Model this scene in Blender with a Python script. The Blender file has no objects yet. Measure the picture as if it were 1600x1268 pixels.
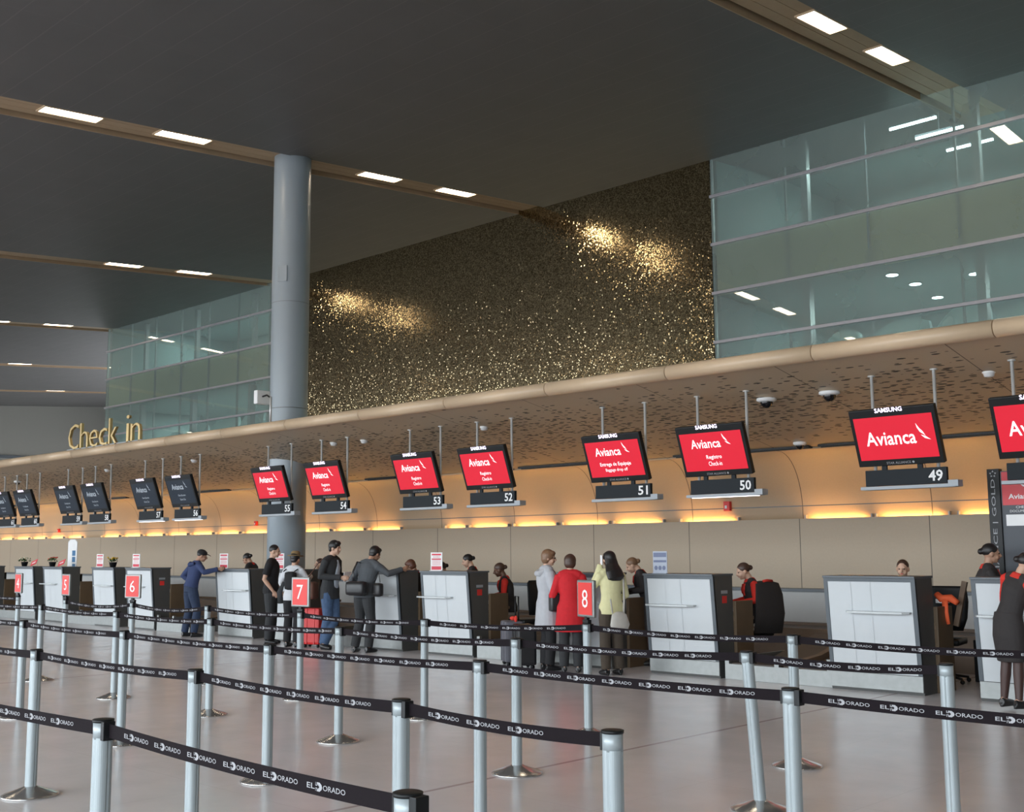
import bpy, bmesh, math, random
from mathutils import Vector, Matrix, Euler
R = math.radians
random.seed(7)
SC = bpy.context.scene
COL = SC.collection

# ------------------------------------------------------------------ camera, world, light, exposure
cam_d = bpy.data.cameras.new('camera'); cam = bpy.data.objects.new('camera', cam_d); COL.objects.link(cam)
YAW, PITCH, ROLL = .7647, .1247, -.0068
f = Vector((-math.sin(YAW)*math.cos(PITCH), math.cos(YAW)*math.cos(PITCH), math.sin(PITCH)))
r0 = Vector((math.cos(YAW), math.sin(YAW), 0)); u0 = r0.cross(f)
r1 = r0*math.cos(ROLL)+u0*math.sin(ROLL); u1 = -r0*math.sin(ROLL)+u0*math.cos(ROLL)
m3 = Matrix((r1, u1, -f)).transposed()
cam.matrix_world = Matrix.Translation((0, 0, 1.62)) @ m3.to_4x4()
cam_d.sensor_fit = 'HORIZONTAL'; cam_d.sensor_width = 36; cam_d.lens = 1794/1600*36
cam_d.clip_start = .05; cam_d.clip_end = 300
SC.camera = cam
SC.view_settings.view_transform = 'Standard'; SC.view_settings.look = 'None'
SC.view_settings.gamma = 1; SC.view_settings.use_curve_mapping = False
SC.view_settings.exposure = 0.5

w = bpy.data.worlds.new('world'); SC.world = w; w.use_nodes = True
nt = w.node_tree; nt.nodes.clear()
wo = nt.nodes.new('ShaderNodeOutputWorld'); bg = nt.nodes.new('ShaderNodeBackground')
tc = nt.nodes.new('ShaderNodeTexCoord'); sp = nt.nodes.new('ShaderNodeSeparateXYZ'); rp = nt.nodes.new('ShaderNodeValToRGB')
nt.links.new(tc.outputs['Generated'], sp.inputs[0]); nt.links.new(sp.outputs['Z'], rp.inputs[0])
rp.color_ramp.elements[0].position = 0.0; rp.color_ramp.elements[0].color = (.30, .31, .32, 1)
rp.color_ramp.elements[1].position = .06; rp.color_ramp.elements[1].color = (.86, .94, 1, 1)
nt.links.new(rp.outputs[0], bg.inputs[0]); bg.inputs[1].default_value = 7.0
nt.links.new(bg.outputs[0], wo.inputs[0])
# daylight through the window front behind the camera (a portal that guides the sky light)
pl = bpy.data.lights.new('window_daylight', 'AREA'); pl.shape = 'RECTANGLE'; pl.size = 90; pl.size_y = 8.2; pl.cycles.is_portal = True
po = bpy.data.objects.new('window_daylight', pl); COL.objects.link(po)
po.location = (-31, -13.9, 4.15); po.rotation_euler = (R(90), 0, 0)

# ------------------------------------------------------------------ materials
MATS = {}
def mat(name, col, rough=.6, metal=0., noise=.06, nscale=8., bump=0., emis=None, estr=0., spec=.5, coat=0., aniso=None):
    if name in MATS: return MATS[name]
    m = bpy.data.materials.new(name); m.use_nodes = True; t = m.node_tree; b = t.nodes['Principled BSDF']
    b.inputs['Roughness'].default_value = rough; b.inputs['Metallic'].default_value = metal
    b.inputs['Specular IOR Level'].default_value = spec
    if coat: b.inputs['Coat Weight'].default_value = coat; b.inputs['Coat Roughness'].default_value = .08
    c = (*col, 1)
    co = t.nodes.new('ShaderNodeTexCoord'); no = t.nodes.new('ShaderNodeTexNoise')
    no.inputs['Scale'].default_value = nscale; no.inputs['Detail'].default_value = 4
    t.links.new(co.outputs['Object'], no.inputs['Vector'])
    mx = t.nodes.new('ShaderNodeMix'); mx.data_type = 'RGBA'
    mx.inputs[6].default_value = tuple(x*(1-noise) for x in col)+(1,); mx.inputs[7].default_value = tuple(min(1, x*(1+noise)) for x in col)+(1,)
    t.links.new(no.outputs['Fac'], mx.inputs[0]); t.links.new(mx.outputs[2], b.inputs['Base Color'])
    if bump:
        bp = t.nodes.new('ShaderNodeBump'); bp.inputs['Strength'].default_value = bump; bp.inputs['Distance'].default_value = .02
        t.links.new(no.outputs['Fac'], bp.inputs['Height']); t.links.new(bp.outputs[0], b.inputs['Normal'])
    if emis: b.inputs['Emission Color'].default_value = (*emis, 1); b.inputs['Emission Strength'].default_value = estr
    MATS[name] = m; return m
def s2l(r, g, b):
    return tuple(((x/255+.055)/1.055)**2.4 if x > 10 else x/255/12.92 for x in (r, g, b))
def nodes(m): return m.node_tree, m.node_tree.nodes['Principled BSDF']
def math_node(t, op, a, b=None, c=None):
    n = t.nodes.new('ShaderNodeMath'); n.operation = op
    for i, x in enumerate((a, b, c)):
        if x is None: continue
        if isinstance(x, (int, float)): n.inputs[i].default_value = x
        else: t.links.new(x, n.inputs[i])
    return n.outputs[0]
def obj_xyz(t):
    co = t.nodes.new('ShaderNodeTexCoord'); s = t.nodes.new('ShaderNodeSeparateXYZ'); t.links.new(co.outputs['Object'], s.inputs[0])
    return co.outputs['Object'], s.outputs[0], s.outputs[1], s.outputs[2]
def line_mask(t, x, period, width, off=0.):
    a = math_node(t, 'ADD', x, off+1000*period); a = math_node(t, 'MODULO', a, period)
    return math_node(t, 'LESS_THAN', a, width)
def mixcol(t, fac, a, b):
    mx = t.nodes.new('ShaderNodeMix'); mx.data_type = 'RGBA'
    if isinstance(fac, float): mx.inputs[0].default_value = fac
    else: t.links.new(fac, mx.inputs[0])
    for i, x in ((6, a), (7, b)):
        if isinstance(x, tuple): mx.inputs[i].default_value = (*x, 1)
        else: t.links.new(x, mx.inputs[i])
    return mx.outputs[2]

def floor_material():
    m = mat('floor_stone', (.70, .68, .695), rough=.16, noise=.10, nscale=3.); t, b = nodes(m)
    o, x, y, z = obj_xyz(t)
    l = math_node(t, 'MAXIMUM', line_mask(t, x, 1.2, .006), line_mask(t, y, 1.2, .006, .3))
    big = math_node(t, 'MAXIMUM', line_mask(t, x, 8.87, .04, 6.025), 0.)
    base = b.inputs['Base Color'].links[0].from_socket
    c = mixcol(t, l, base, (.63, .61, .62)); c = mixcol(t, big, c, (.44, .38, .39))
    t.links.new(c, b.inputs['Base Color'])
    n2 = t.nodes.new('ShaderNodeTexNoise'); n2.inputs['Scale'].default_value = 1.3; n2.inputs['Detail'].default_value = 5; t.links.new(o, n2.inputs['Vector'])
    rr = math_node(t, 'MULTIPLY_ADD', n2.outputs['Fac'], .16, .15); t.links.new(rr, b.inputs['Roughness'])
    b.inputs['Specular IOR Level'].default_value = .5
    return m
def ceiling_material():
    m = mat('ceiling_metal', (.118, .113, .112), rough=.55, noise=.12, nscale=1.2); t, b = nodes(m)
    o, x, y, z = obj_xyz(t)
    l = line_mask(t, y, .6, .02); l2 = line_mask(t, x, 3.9, .02, .7)
    base = b.inputs['Base Color'].links[0].from_socket
    c = mixcol(t, l, base, (.15, .14, .138)); c = mixcol(t, math_node(t, 'MULTIPLY', l2, .4), c, (.15, .14, .138))
    t.links.new(c, b.inputs['Base Color'])
    return m
def shell_material(name, perforated):
    m = mat(name, (.50, .36, .23) if not perforated else (.50, .395, .28), rough=.5, noise=.05, nscale=40.); t, b = nodes(m)
    o, x, y, z = obj_xyz(t)
    base = b.inputs['Base Color'].links[0].from_socket
    c = mixcol(t, line_mask(t, x, 2.14, .014, .92), base, (.12, .085, .06))
    if perforated:
        mp = t.nodes.new('ShaderNodeMapping'); mp.inputs['Scale'].default_value = (7.2, 20., 0.); t.links.new(o, mp.inputs['Vector'])
        vo = t.nodes.new('ShaderNodeTexVoronoi'); vo.inputs['Scale'].default_value = 1.; vo.inputs['Randomness'].default_value = .85
        t.links.new(mp.outputs[0], vo.inputs['Vector'])
        sc = t.nodes.new('ShaderNodeSeparateColor'); t.links.new(vo.outputs['Color'], sc.inputs[0])
        # density by depth: sparse near the nose, dense in the middle, sparse again at the fold
        d = t.nodes.new('ShaderNodeMapRange'); d.inputs[1].default_value = 12.5; d.inputs[2].default_value = 13.7; d.inputs[3].default_value = .03; d.inputs[4].default_value = .9
        t.links.new(y, d.inputs[0])
        d2 = t.nodes.new('ShaderNodeMapRange'); d2.inputs[1].default_value = 14.4; d2.inputs[2].default_value = 15.6; d2.inputs[3].default_value = 1.; d2.inputs[4].default_value = .08
        t.links.new(y, d2.inputs[0])
        dens = math_node(t, 'MULTIPLY', d.outputs[0], d2.outputs[0])
        present = math_node(t, 'LESS_THAN', sc.outputs[0], dens)
        rad = math_node(t, 'MULTIPLY_ADD', sc.outputs[1], .16, .30)
        hole = math_node(t, 'LESS_THAN', vo.outputs['Distance'], rad)
        c = mixcol(t, math_node(t, 'MULTIPLY', hole, present), c, (.018, .014, .012))
    t.links.new(c, b.inputs['Base Color'])
    return m
def lower_wall_material():
    m = mat('back_wall_panel', (.40, .32, .232), rough=.55, noise=.05, nscale=30.); t, b = nodes(m)
    o, x, y, z = obj_xyz(t)
    base = b.inputs['Base Color'].links[0].from_socket
    c = mixcol(t, line_mask(t, x, 2.14, .014, .92), base, (.10, .08, .06))
    t.links.new(c, b.inputs['Base Color']); return m
def gold_material():
    m = mat('gold_mosaic', (.50, .36, .15), rough=.13, metal=1., noise=.2, nscale=2.); t, b = nodes(m)
    o, x, y, z = obj_xyz(t)
    cx = math_node(t, 'FLOOR', math_node(t, 'MULTIPLY', x, 38.)); cz = math_node(t, 'FLOOR', math_node(t, 'MULTIPLY', z, 38.))
    cv = t.nodes.new('ShaderNodeCombineXYZ'); t.links.new(cx, cv.inputs[0]); t.links.new(cz, cv.inputs[1])
    wn = t.nodes.new('ShaderNodeTexWhiteNoise'); wn.noise_dimensions = '2D'; t.links.new(cv.outputs[0], wn.inputs['Vector'])
    # each tile hangs at its own small tilt
    sub = t.nodes.new('ShaderNodeVectorMath'); sub.operation = 'SUBTRACT'; sub.inputs[1].default_value = (.5, .5, .5); t.links.new(wn.outputs['Color'], sub.inputs[0])
    amp = math_node(t, 'MULTIPLY_ADD', math_node(t, 'POWER', wn.outputs['Value'], 7.), .25, .066)
    s0 = t.nodes.new('ShaderNodeVectorMath'); s0.operation = 'SCALE'; t.links.new(sub.outputs[0], s0.inputs[0]); t.links.new(amp, s0.inputs['Scale'])
    scl = t.nodes.new('ShaderNodeVectorMath'); scl.operation = 'MULTIPLY'; scl.inputs[1].default_value = (1., 0., 1.); t.links.new(s0.outputs[0], scl.inputs[0])
    ge = t.nodes.new('ShaderNodeNewGeometry')
    ad = t.nodes.new('ShaderNodeVectorMath'); ad.operation = 'ADD'; t.links.new(ge.outputs['Normal'], ad.inputs[0]); t.links.new(scl.outputs[0], ad.inputs[1])
    nn = t.nodes.new('ShaderNodeVectorMath'); nn.operation = 'NORMALIZE'; t.links.new(ad.outputs[0], nn.inputs[0])
    t.links.new(nn.outputs[0], b.inputs['Normal'])
    c = mixcol(t, wn.outputs['Value'], (.15, .115, .062), (.54, .44, .26)); t.links.new(c, b.inputs['Base Color'])
    return m
def glass_material():
    m = bpy.data.materials.new('gallery_glass'); m.use_nodes = True; t = m.node_tree; t.nodes.clear()
    out = t.nodes.new('ShaderNodeOutputMaterial')
    tr = t.nodes.new('ShaderNodeBsdfTransparent'); tr.inputs[0].default_value = (.74, .85, .82, 1)
    gl = t.nodes.new('ShaderNodeBsdfGlossy'); gl.inputs['Roughness'].default_value = .015; gl.inputs[0].default_value = (.9, 1, .98, 1)
    df = t.nodes.new('ShaderNodeBsdfDiffuse'); df.inputs[0].default_value = (.47, .55, .53, 1)
    co = t.nodes.new('ShaderNodeTexCoord'); no = t.nodes.new('ShaderNodeTexNoise'); no.inputs['Scale'].default_value = .5; no.inputs['Detail'].default_value = 4
    t.links.new(co.outputs['Object'], no.inputs['Vector'])
    fr = t.nodes.new('ShaderNodeFresnel'); fr.inputs[0].default_value = 1.4
    gg = t.nodes.new('ShaderNodeNewGeometry'); front = math_node(t, 'SUBTRACT', 1., gg.outputs['Backfacing'])
    m1 = t.nodes.new('ShaderNodeMixShader'); t.links.new(math_node(t, 'MULTIPLY', math_node(t, 'MULTIPLY_ADD', no.outputs['Fac'], .16, .32), front), m1.inputs[0])
    t.links.new(tr.outputs[0], m1.inputs[1]); t.links.new(df.outputs[0], m1.inputs[2])
    m2 = t.nodes.new('ShaderNodeMixShader'); t.links.new(math_node(t, 'MULTIPLY', math_node(t, 'MULTIPLY_ADD', fr.outputs[0], 1.0, .09), front), m2.inputs[0])
    t.links.new(m1.outputs[0], m2.inputs[1]); t.links.new(gl.outputs[0], m2.inputs[2])
    t.links.new(m2.outputs[0], out.inputs[0]); return m

M_floor = floor_material(); M_ceil = ceiling_material()
M_canopy = shell_material('canopy_perforated', True); M_upper = shell_material('cove_wall_panel', False)
M_lower = lower_wall_material(); M_gold = gold_material(); M_glass = glass_material()
M_nose = mat('canopy_edge', s2l(205, 180, 150), rough=.35)
M_tan = mat('recess_lining', (.42, .30, .19), rough=.6)
M_ivory = mat('end_wall_paint', (.27, .265, .24), rough=.8, noise=.03)
M_colm = mat('column_paint', (.33, .38, .42), rough=.33, noise=.03, nscale=2)
M_white = mat('counter_white', (.56, .59, .61), rough=.3, noise=.02)
M_dark = mat('counter_dark', (.075, .076, .074), rough=.45)
M_edge = mat('counter_edge', (.085, .10, .115), rough=.4)
M_brown = mat('desk_brown', (.115, .078, .045), rough=.45, noise=.2, nscale=5)
M_belt = mat('conveyor_rubber', (.07, .052, .04), rough=.5)
M_wood = mat('lane_brown', (.15, .10, .065), rough=.5, noise=.15)
M_steel = mat('brushed_steel', (.24, .25, .245), rough=.4, metal=.7, noise=.12, nscale=14)
M_lowwall = mat('low_wall_grey', (.42, .42, .41), rough=.4, noise=.04)
M_post = mat('post_aluminium', (.38, .43, .45), rough=.42, metal=.25, noise=.03)
M_base = mat('base_steel', (.62, .61, .60), rough=.2, metal=.9, noise=.05)
M_black = mat('black_plastic', (.009, .010, .011), rough=.45, spec=.3)
M_web = mat('belt_webbing', (.009, .006, .008), rough=.8, noise=.2, nscale=200, spec=.15)
M_print = mat('belt_print', (.36, .36, .38), rough=.7)
M_red = mat('sign_red', (.70, .035, .03), rough=.45)
M_wht = mat('print_white', (.80, .80, .80), rough=.6)
M_chrome = mat('pole_steel', (.62, .62, .61), rough=.35, metal=.4)
M_plate = mat('plate_dark', (.009, .013, .017), rough=.6, spec=.25)
M_grey = mat('bar_grey', (.33, .36, .39), rough=.45)
M_scr_red = mat('screen_red', (.3, .01, .02), rough=.2, emis=(.80, .020, .045), estr=.50)
M_scr_navy = mat('screen_navy', (.006, .008, .012), rough=.35, spec=.25, emis=(.014, .022, .034), estr=.7)
M_scr_txt = mat('screen_white', (.8, .8, .8), rough=.3, emis=(1., .86, .9), estr=.62)
M_scr_dim = mat('screen_grey', (.3, .33, .36), rough=.3, emis=(.45, .52, .6), estr=.35)
M_logo = mat('lit_lettering', (.9, .85, 1), rough=.3, emis=(.86, .74, 1.), estr=1.6)
M_lampd = mat('lamp_diffuser', (.9, .85, .75), rough=.4, emis=(1., .83, .62), estr=16.)
M_cove = mat('cove_tube', (.9, .7, .4), rough=.4, emis=(1., .56, .17), estr=34.)
M_gtube = mat('office_tube', (.9, .95, 1), rough=.4, emis=(.80, .95, 1.), estr=14.)
M_teal = mat('gallery_wall', (.24, .31, .32), rough=.8)
M_slab = mat('gallery_slab', (.72, .60, .42), rough=.7)
M_gfloor = mat('gallery_floor', (.30, .35, .35), rough=.7)
M_pale = mat('gallery_pale', (.80, .93, .97), rough=.5)
M_rail = mat('glazing_rail', (.46, .45, .48), rough=.4, metal=.3)
M_gletter = mat('gold_letter', (.55, .40, .18), rough=.3, metal=.7)
M_lime = mat('lit_strip', (.9, .9, 1), rough=.3, emis=(.95, .92, 1.), estr=2.)

# ------------------------------------------------------------------ mesh helpers
def finish(name, bm, mats, parent=None, smooth=False, loc=None):
    me = bpy.data.meshes.new(name); bm.to_mesh(me); bm.free()
    for mm in (mats if isinstance(mats, (list, tuple)) else [mats]): me.materials.append(mm)
    if smooth:
        for p in me.polygons: p.use_smooth = True
    o = bpy.data.objects.new(name, me); COL.objects.link(o)
    if parent is not None: o.parent = parent
    if loc: o.location = loc
    return o
def empty(name, loc=(0, 0, 0), rz=0.):
    o = bpy.data.objects.new(name, None); COL.objects.link(o); o.location = loc; o.rotation_euler = (0, 0, rz)
    o.empty_display_size = .1; return o
def tag(o, label, cat, group=None, kind=None):
    o['label'] = label; o['category'] = cat
    if group: o['group'] = group
    if kind: o['kind'] = kind
    return o
def struct(o): o['kind'] = 'structure'; return o
def box(bm, x0, x1, y0, y1, z0, z1, mi=0, bev=0., mtx=None):
    vs = [bm.verts.new((x, y, z)) for x in (x0, x1) for y in (y0, y1) for z in (z0, z1)]
    fs = [bm.faces.new([vs[i] for i in q]) for q in ((0, 1, 3, 2), (4, 6, 7, 5), (0, 4, 5, 1), (2, 3, 7, 6), (0, 2, 6, 4), (1, 5, 7, 3))]
    for fc in fs: fc.material_index = mi
    if mtx: bmesh.ops.transform(bm, matrix=mtx, verts=vs)
    if bev:
        es = list({e for fc in fs for e in fc.edges})
        r = bmesh.ops.bevel(bm, geom=es, offset=bev, segments=2, affect='EDGES', profile=.6)
        for fc in r['faces']: fc.material_index = mi
    return vs
def prism(bm, pts, axis, a, b, mi=0):
    """closed polygon pts (2d) extruded along axis from a to b"""
    def mk(p, t): return {'x': (t, p[0], p[1]), 'y': (p[0], t, p[1]), 'z': (p[0], p[1], t)}[axis]
    v0 = [bm.verts.new(mk(p, a)) for p in pts]; v1 = [bm.verts.new(mk(p, b)) for p in pts]
    n = len(pts); fs = [bm.faces.new(v0), bm.faces.new(v1[::-1])]
    for i in range(n): fs.append(bm.faces.new((v0[i], v1[i], v1[(i+1) % n], v0[(i+1) % n])))
    bmesh.ops.recalc_face_normals(bm, faces=fs)
    for fc in fs: fc.material_index = mi
    return v0+v1
def lathe(bm, prof, cx=0, cy=0, n=24, mi=0):
    rings = []
    for rr, z in prof:
        rings.append([bm.verts.new((cx+rr*math.cos(2*math.pi*i/n), cy+rr*math.sin(2*math.pi*i/n), z)) for i in range(n)])
    fs = []
    for a, b in zip(rings, rings[1:]):
        for i in range(n): fs.append(bm.faces.new((a[i], a[(i+1) % n], b[(i+1) % n], b[i])))
    fs.append(bm.faces.new(rings[0][::-1])); fs.append(bm.faces.new(rings[-1]))
    for fc in fs: fc.material_index = mi; fc.smooth = True
    return rings
def tube(bm, pts, rad, side=None, n=10, mi=0, cap=True):
    """rings along pts; rad = list of (rx, ry) or r"""
    pts = [Vector(p) for p in pts]; N = len(pts)
    rad = [(q, q) if isinstance(q, (int, float)) else q for q in (rad if isinstance(rad, (list, tuple)) else [rad]*N)]
    if len(rad) == 1: rad = rad*N
    rings = []; prev = Vector(side) if side else None
    for i, p in enumerate(pts):
        d = (pts[min(i+1, N-1)]-pts[max(i-1, 0)]).normalized()
        s = prev if prev is not None else (Vector((1, 0, 0)) if abs(d.x) < .9 else Vector((0, 1, 0)))
        s = (s-d*s.dot(d))
        s = s.normalized() if s.length > 1e-5 else d.orthogonal().normalized()
        prev = s; q = d.cross(s)
        rings.append([bm.verts.new(p+s*rad[i][0]*math.cos(2*math.pi*k/n)+q*rad[i][1]*math.sin(2*math.pi*k/n)) for k in range(n)])
    fs = []
    for a, b in zip(rings, rings[1:]):
        for k in range(n): fs.append(bm.faces.new((a[k], a[(k+1) % n], b[(k+1) % n], b[k])))
    if cap: fs.append(bm.faces.new(rings[0][::-1])); fs.append(bm.faces.new(rings[-1]))
    for fc in fs: fc.material_index = mi; fc.smooth = True
    return rings
def ell(bm, c, r, rot=None, seg=14, mi=0):
    mtx = Matrix.Translation(c) @ (rot.to_4x4() if rot is not None else Matrix.Identity(4)) @ Matrix.Diagonal((*r, 1))
    v = bmesh.ops.create_uvsphere(bm, u_segments=seg, v_segments=max(8, seg*2//3), radius=1, matrix=mtx)
    for x in v['verts']:
        for fc in x.link_faces: fc.material_index = mi; fc.smooth = True
_dg = None
TXT = {}
def text_geo(body, bold=0.):
    key = (body, bold)
    if key in TXT: return TXT[key]
    cu = bpy.data.curves.new('t', 'FONT'); cu.body = body; cu.size = 1; cu.offset = bold; cu.resolution_u = 2; cu.fill_mode = 'FRONT'
    o = bpy.data.objects.new('t', cu); COL.objects.link(o)
    dg = bpy.context.evaluated_depsgraph_get(); dg.update()
    me = bpy.data.meshes.new_from_object(o.evaluated_get(dg))
    vs = [(v.co.x, v.co.y) for v in me.vertices]; fs = [tuple(p.vertices) for p in me.polygons]
    bpy.data.objects.remove(o); bpy.data.curves.remove(cu); bpy.data.meshes.remove(me)
    x0 = min(v[0] for v in vs); x1 = max(v[0] for v in vs); y0 = min(v[1] for v in vs); y1 = max(v[1] for v in vs)
    TXT[key] = (vs, fs, x0, x1, y0, y1); return TXT[key]
def put_text(bm, body, cx, cy, width=None, height=None, fn=None, mi=0, bold=0., align='c', rot=0.):
    """flat text centred on (cx, cy); fn maps (x, y) to 3d"""
    vs, fs, x0, x1, y0, y1 = text_geo(body, bold)
    sx = width/(x1-x0) if width else None; sy = height/(y1-y0) if height else None
    if sx is None: sx = sy
    if sy is None: sy = sx
    ox = {'c': (x0+x1)/2, 'l': x0, 'r': x1}[align]
    ca, sa = math.cos(rot), math.sin(rot); nv = []
    for x, y in vs:
        a, b = (x-ox)*sx, (y-(y0+y1)/2)*sy
        nv.append(bm.verts.new(fn(cx+a*ca-b*sa, cy+a*sa+b*ca)))
    for q in fs:
        try: fc = bm.faces.new([nv[i] for i in q]); fc.material_index = mi
        except ValueError: pass
def put_poly(bm, pts, fn, mi=0):
    fc = bm.faces.new([bm.verts.new(fn(x, y)) for x, y in pts]); fc.material_index = mi
def rect(bm, x0, x1, y0, y1, fn, mi=0): put_poly(bm, [(x0, y0), (x1, y0), (x1, y1), (x0, y1)], fn, mi)

# ------------------------------------------------------------------ the setting
bm = bmesh.new(); box(bm, -77, 14, -14, 40, -.2, 0); struct(finish('floor', bm, M_floor))
def zc(y): return 10.70+.0734*(y-22.1)
SLOTS = [13.9, 2.8, -8.65, -20.0, -31.95, -43.6, -55.6, -67.2]   # right edge of each light recess
SW = .92
edges = [14.0]
for s in SLOTS[1:]: edges += [s, s-SW]
edges.append(-77)
bm = bmesh.new()
for i in range(0, len(edges), 2):
    a, b = edges[i], edges[i+1]
    prism(bm, [(-14, zc(-14)), (40, zc(40)), (40, zc(40)+.5), (-14, zc(-14)+.5)], 'x', b, a)
struct(finish('ceiling', bm, M_ceil))
bm = bmesh.new()
for s in SLOTS[1:]:
    def strip(xa, xb, za, zb): prism(bm, [(-14, zc(-14)+za), (40, zc(40)+za), (40, zc(40)+zb), (-14, zc(-14)+zb)], 'x', xa, xb)
    strip(s-SW+.002, s-.002, .30, .34)                      # top of the shadow gap
    for a, b in ((s-.002, s-.30), (s-.31, s-.55), (s-.56, s-SW+.14)): strip(b, a, .07, .11)
    strip(s-SW+.002, s-SW+.022, .0, .30)                    # folded lip on the far side
struct(finish('trim_1', bm, M_tan))
bm = bmesh.new(); box(bm, -77.3, -77, -14, 40, 0, 14); struct(finish('wall_left', bm, M_ivory))
bm = bmesh.new(); box(bm, -76.998, -76.9, 20, 40, 7.9, 8.1); struct(finish('trim_2', bm, M_edge))
bm = bmesh.new(); box(bm, 14, 14.3, -14, 22, 0, 11); struct(finish('wall_right', bm, M_ivory))
bm = bmesh.new()
for i in range(10): box(bm, -77+i*3.6-.08, -77+i*3.6+.08, 39.9, 40.1, 0, 12)
for z in (0., 3., 6., 9.): box(bm, -77, -44.4, 39.92, 40.08, z, z+.12)
struct(finish('window_4', bm, M_rail))  # unseen opening added so sky light reaches the end wall
bm = bmesh.new(); box(bm, -77, -44.4, 39.85, 40.15, 5, 13); struct(finish('wall_daylight_block', bm, M_ivory))  # solid upper part, out of view, added to cut that daylight
# window front behind the camera: posts, rails and lintel
bm = bmesh.new()
x = -77
while x < 14.1:
    box(bm, x-.07, x+.07, -14.2, -13.95, 0, 8.05); x += 3.5
for z in (0.0, 2.6, 5.2, 7.9): box(bm, -77, 14, -14.15, -14.0, z, z+.12)
struct(finish('window_3', bm, M_rail))

# gold mosaic wall
bm = bmesh.new(); box(bm, -31.2, -14.72, 22.1, 22.4, 4.0, 10.9); struct(finish('wall_mosaic', bm, M_gold))

# glazed galleries left and right of the mosaic wall
def gallery(n, x0, x1):
    bm = bmesh.new(); box(bm, x0, x1, 22.1, 22.12, 4.0, 10.9)
    g = struct(finish('window_%d' % n, bm, M_glass))
    for z in (9.79, 8.64, 7.48, 6.33, 5.18):
        b2 = bmesh.new(); box(b2, x0, x1, 22.03, 22.098, z-.035, z+.035, bev=.008); finish('window_rail', b2, M_rail, g)
    b2 = bmesh.new(); xx = x0+.02
    while xx <= x1:
        box(b2, xx-.018, xx+.018, 22.122, 22.19, 4, 10.9); xx += 1.92
    finish('glazing_joint', b2, M_rail, g)
    return g
gallery(1, -14.70, 14); gallery(2, -44.25, -31.22)
def interior(n, x0, x1):
    bm = bmesh.new(); box(bm, x0, x1, 28, 28.2, 3.8, 11); box(bm, x0-.1, x0, 22.3, 28.2, 3.8, 11); box(bm, x1, x1+.1, 22.3, 28.2, 3.8, 11)
    box(bm, x0, x1, 22.3, 28.2, 10.95, 11.1)
    struct(finish('wall_gallery_%s' % n, bm, M_teal))
    bm = bmesh.new(); box(bm, x0, x1, 22.28, 28.2, 7.46, 8.62); box(bm, x0, x1, 22.28, 28.2, 3.8, 4.02)
    struct(finish('floor_gallery_%s' % n, bm, M_gfloor))
    bm = bmesh.new(); box(bm, x0, x1, 22.2, 22.27, 7.46, 8.64); struct(finish('trim_gallery_%s' % n, bm, M_slab))
    bm = bmesh.new(); xx = x0+2.1
    while xx < x1: box(bm, xx-.09, xx+.09, 22.5, 22.7, 4.02, 7.46); box(bm, xx-.08, xx+.08, 22.6, 22.75, 8.62, 10.95); xx += 3.85
    struct(finish('column_gallery_%s' % n, bm, M_rail))
interior('right', -14.65, 14); interior('left', -44.2, -31.3)

# canopy over the counters: nose, underside, deck, curved cove wall, lower wall
bm = bmesh.new(); XL, XR = -76.9, 13.9
P_under = [(12.25, 3.85), (15.88, 3.165)]
prism(bm, [P_under[0], P_under[1], (15.9, 3.3), (12.3, 4.0)], 'x', XL, XR); struct(finish('ceiling_canopy', bm, M_canopy))
bm = bmesh.new(); rr = .098
pts = [(12.27+rr*math.cos(a), 3.93+rr*math.sin(a)) for a in [R(d) for d in range(0, 360, 20)]]
x = 13.9; k = 0
joints = [13.9]; j = 12.5
while j > XL: joints.append(j); j -= 2.14*2 if j < -60 else 2.14
joints.append(XL)
for a, b in zip(joints, joints[1:]):
    vv = prism(bm, pts, 'x', b+.006, a-.006)
for fc in bm.faces: fc.smooth = len(fc.verts) == 4
struct(finish('trim_3', bm, M_nose))
bm = bmesh.new(); box(bm, XL, XR, 12.3, 22.09, 3.88, 4.0); struct(finish('floor_deck', bm, M_lowwall))
# curved cove wall
prof = [(15.9, 3.14)]
for i in range(1, 15):
    t = i/14; a = t*math.pi/2
    prof.append((15.9+.72*math.sin(a)**.9, 3.14-.95*(1-math.cos(a))**1.0))
prof[-1] = (16.62, 2.19); prof.append((16.63, 1.95))
bm = bmesh.new(); outer = [(p[0]+.15, p[1]+.05) for p in prof]
prism(bm, prof+outer[::-1], 'x', XL, XR)
for fc in bm.faces: fc.smooth = len(fc.verts) == 4
struct(finish('wall_cove', bm, M_upper))
bm = bmesh.new(); box(bm, XL, XR, 16.615, 16.628, 2.285, 2.30); struct(finish('trim_4', bm, M_edge))
bm = bmesh.new(); box(bm, XL, XR, 16.50, 16.53, .98, 2.085); box(bm, XL, XR, 16.53, 16.64, 1.95, 1.97); struct(finish('wall_lower', bm, M_lower))
bm = bmesh.new(); box(bm, XL, XR, 16.22, 16.9, 0, .945); struct(finish('wall_low', bm, M_lowwall))
bm = bmesh.new(); box(bm, XL, XR, 16.18, 16.55, .945, .99); struct(finish('trim_5', bm, M_edge))

# fold vents
VG = 'slot vents along the back fold of the canopy'
for (a, b) in [(-5.9, -8.7), (-8.85, -10.1), (-10.35, -11.4), (-12.9, -15.0), (-15.2, -16.1), (-18.6, -19.6), (-25.0, -27.2), (-30.2, -31.2), (-36, -38), (-43, -45)]:
    bm = bmesh.new()
    box(bm, b, a, 15.78, 15.9, 3.155, 3.178); box(bm, b, a, 15.80, 15.815, 3.145, 3.16); box(bm, b, a, 15.87, 15.885, 3.138, 3.16)
    tag(finish('slot_vent', bm, M_black), 'dark slot vent in the fold between perforated canopy and lit wall', 'vent', VG)

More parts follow.
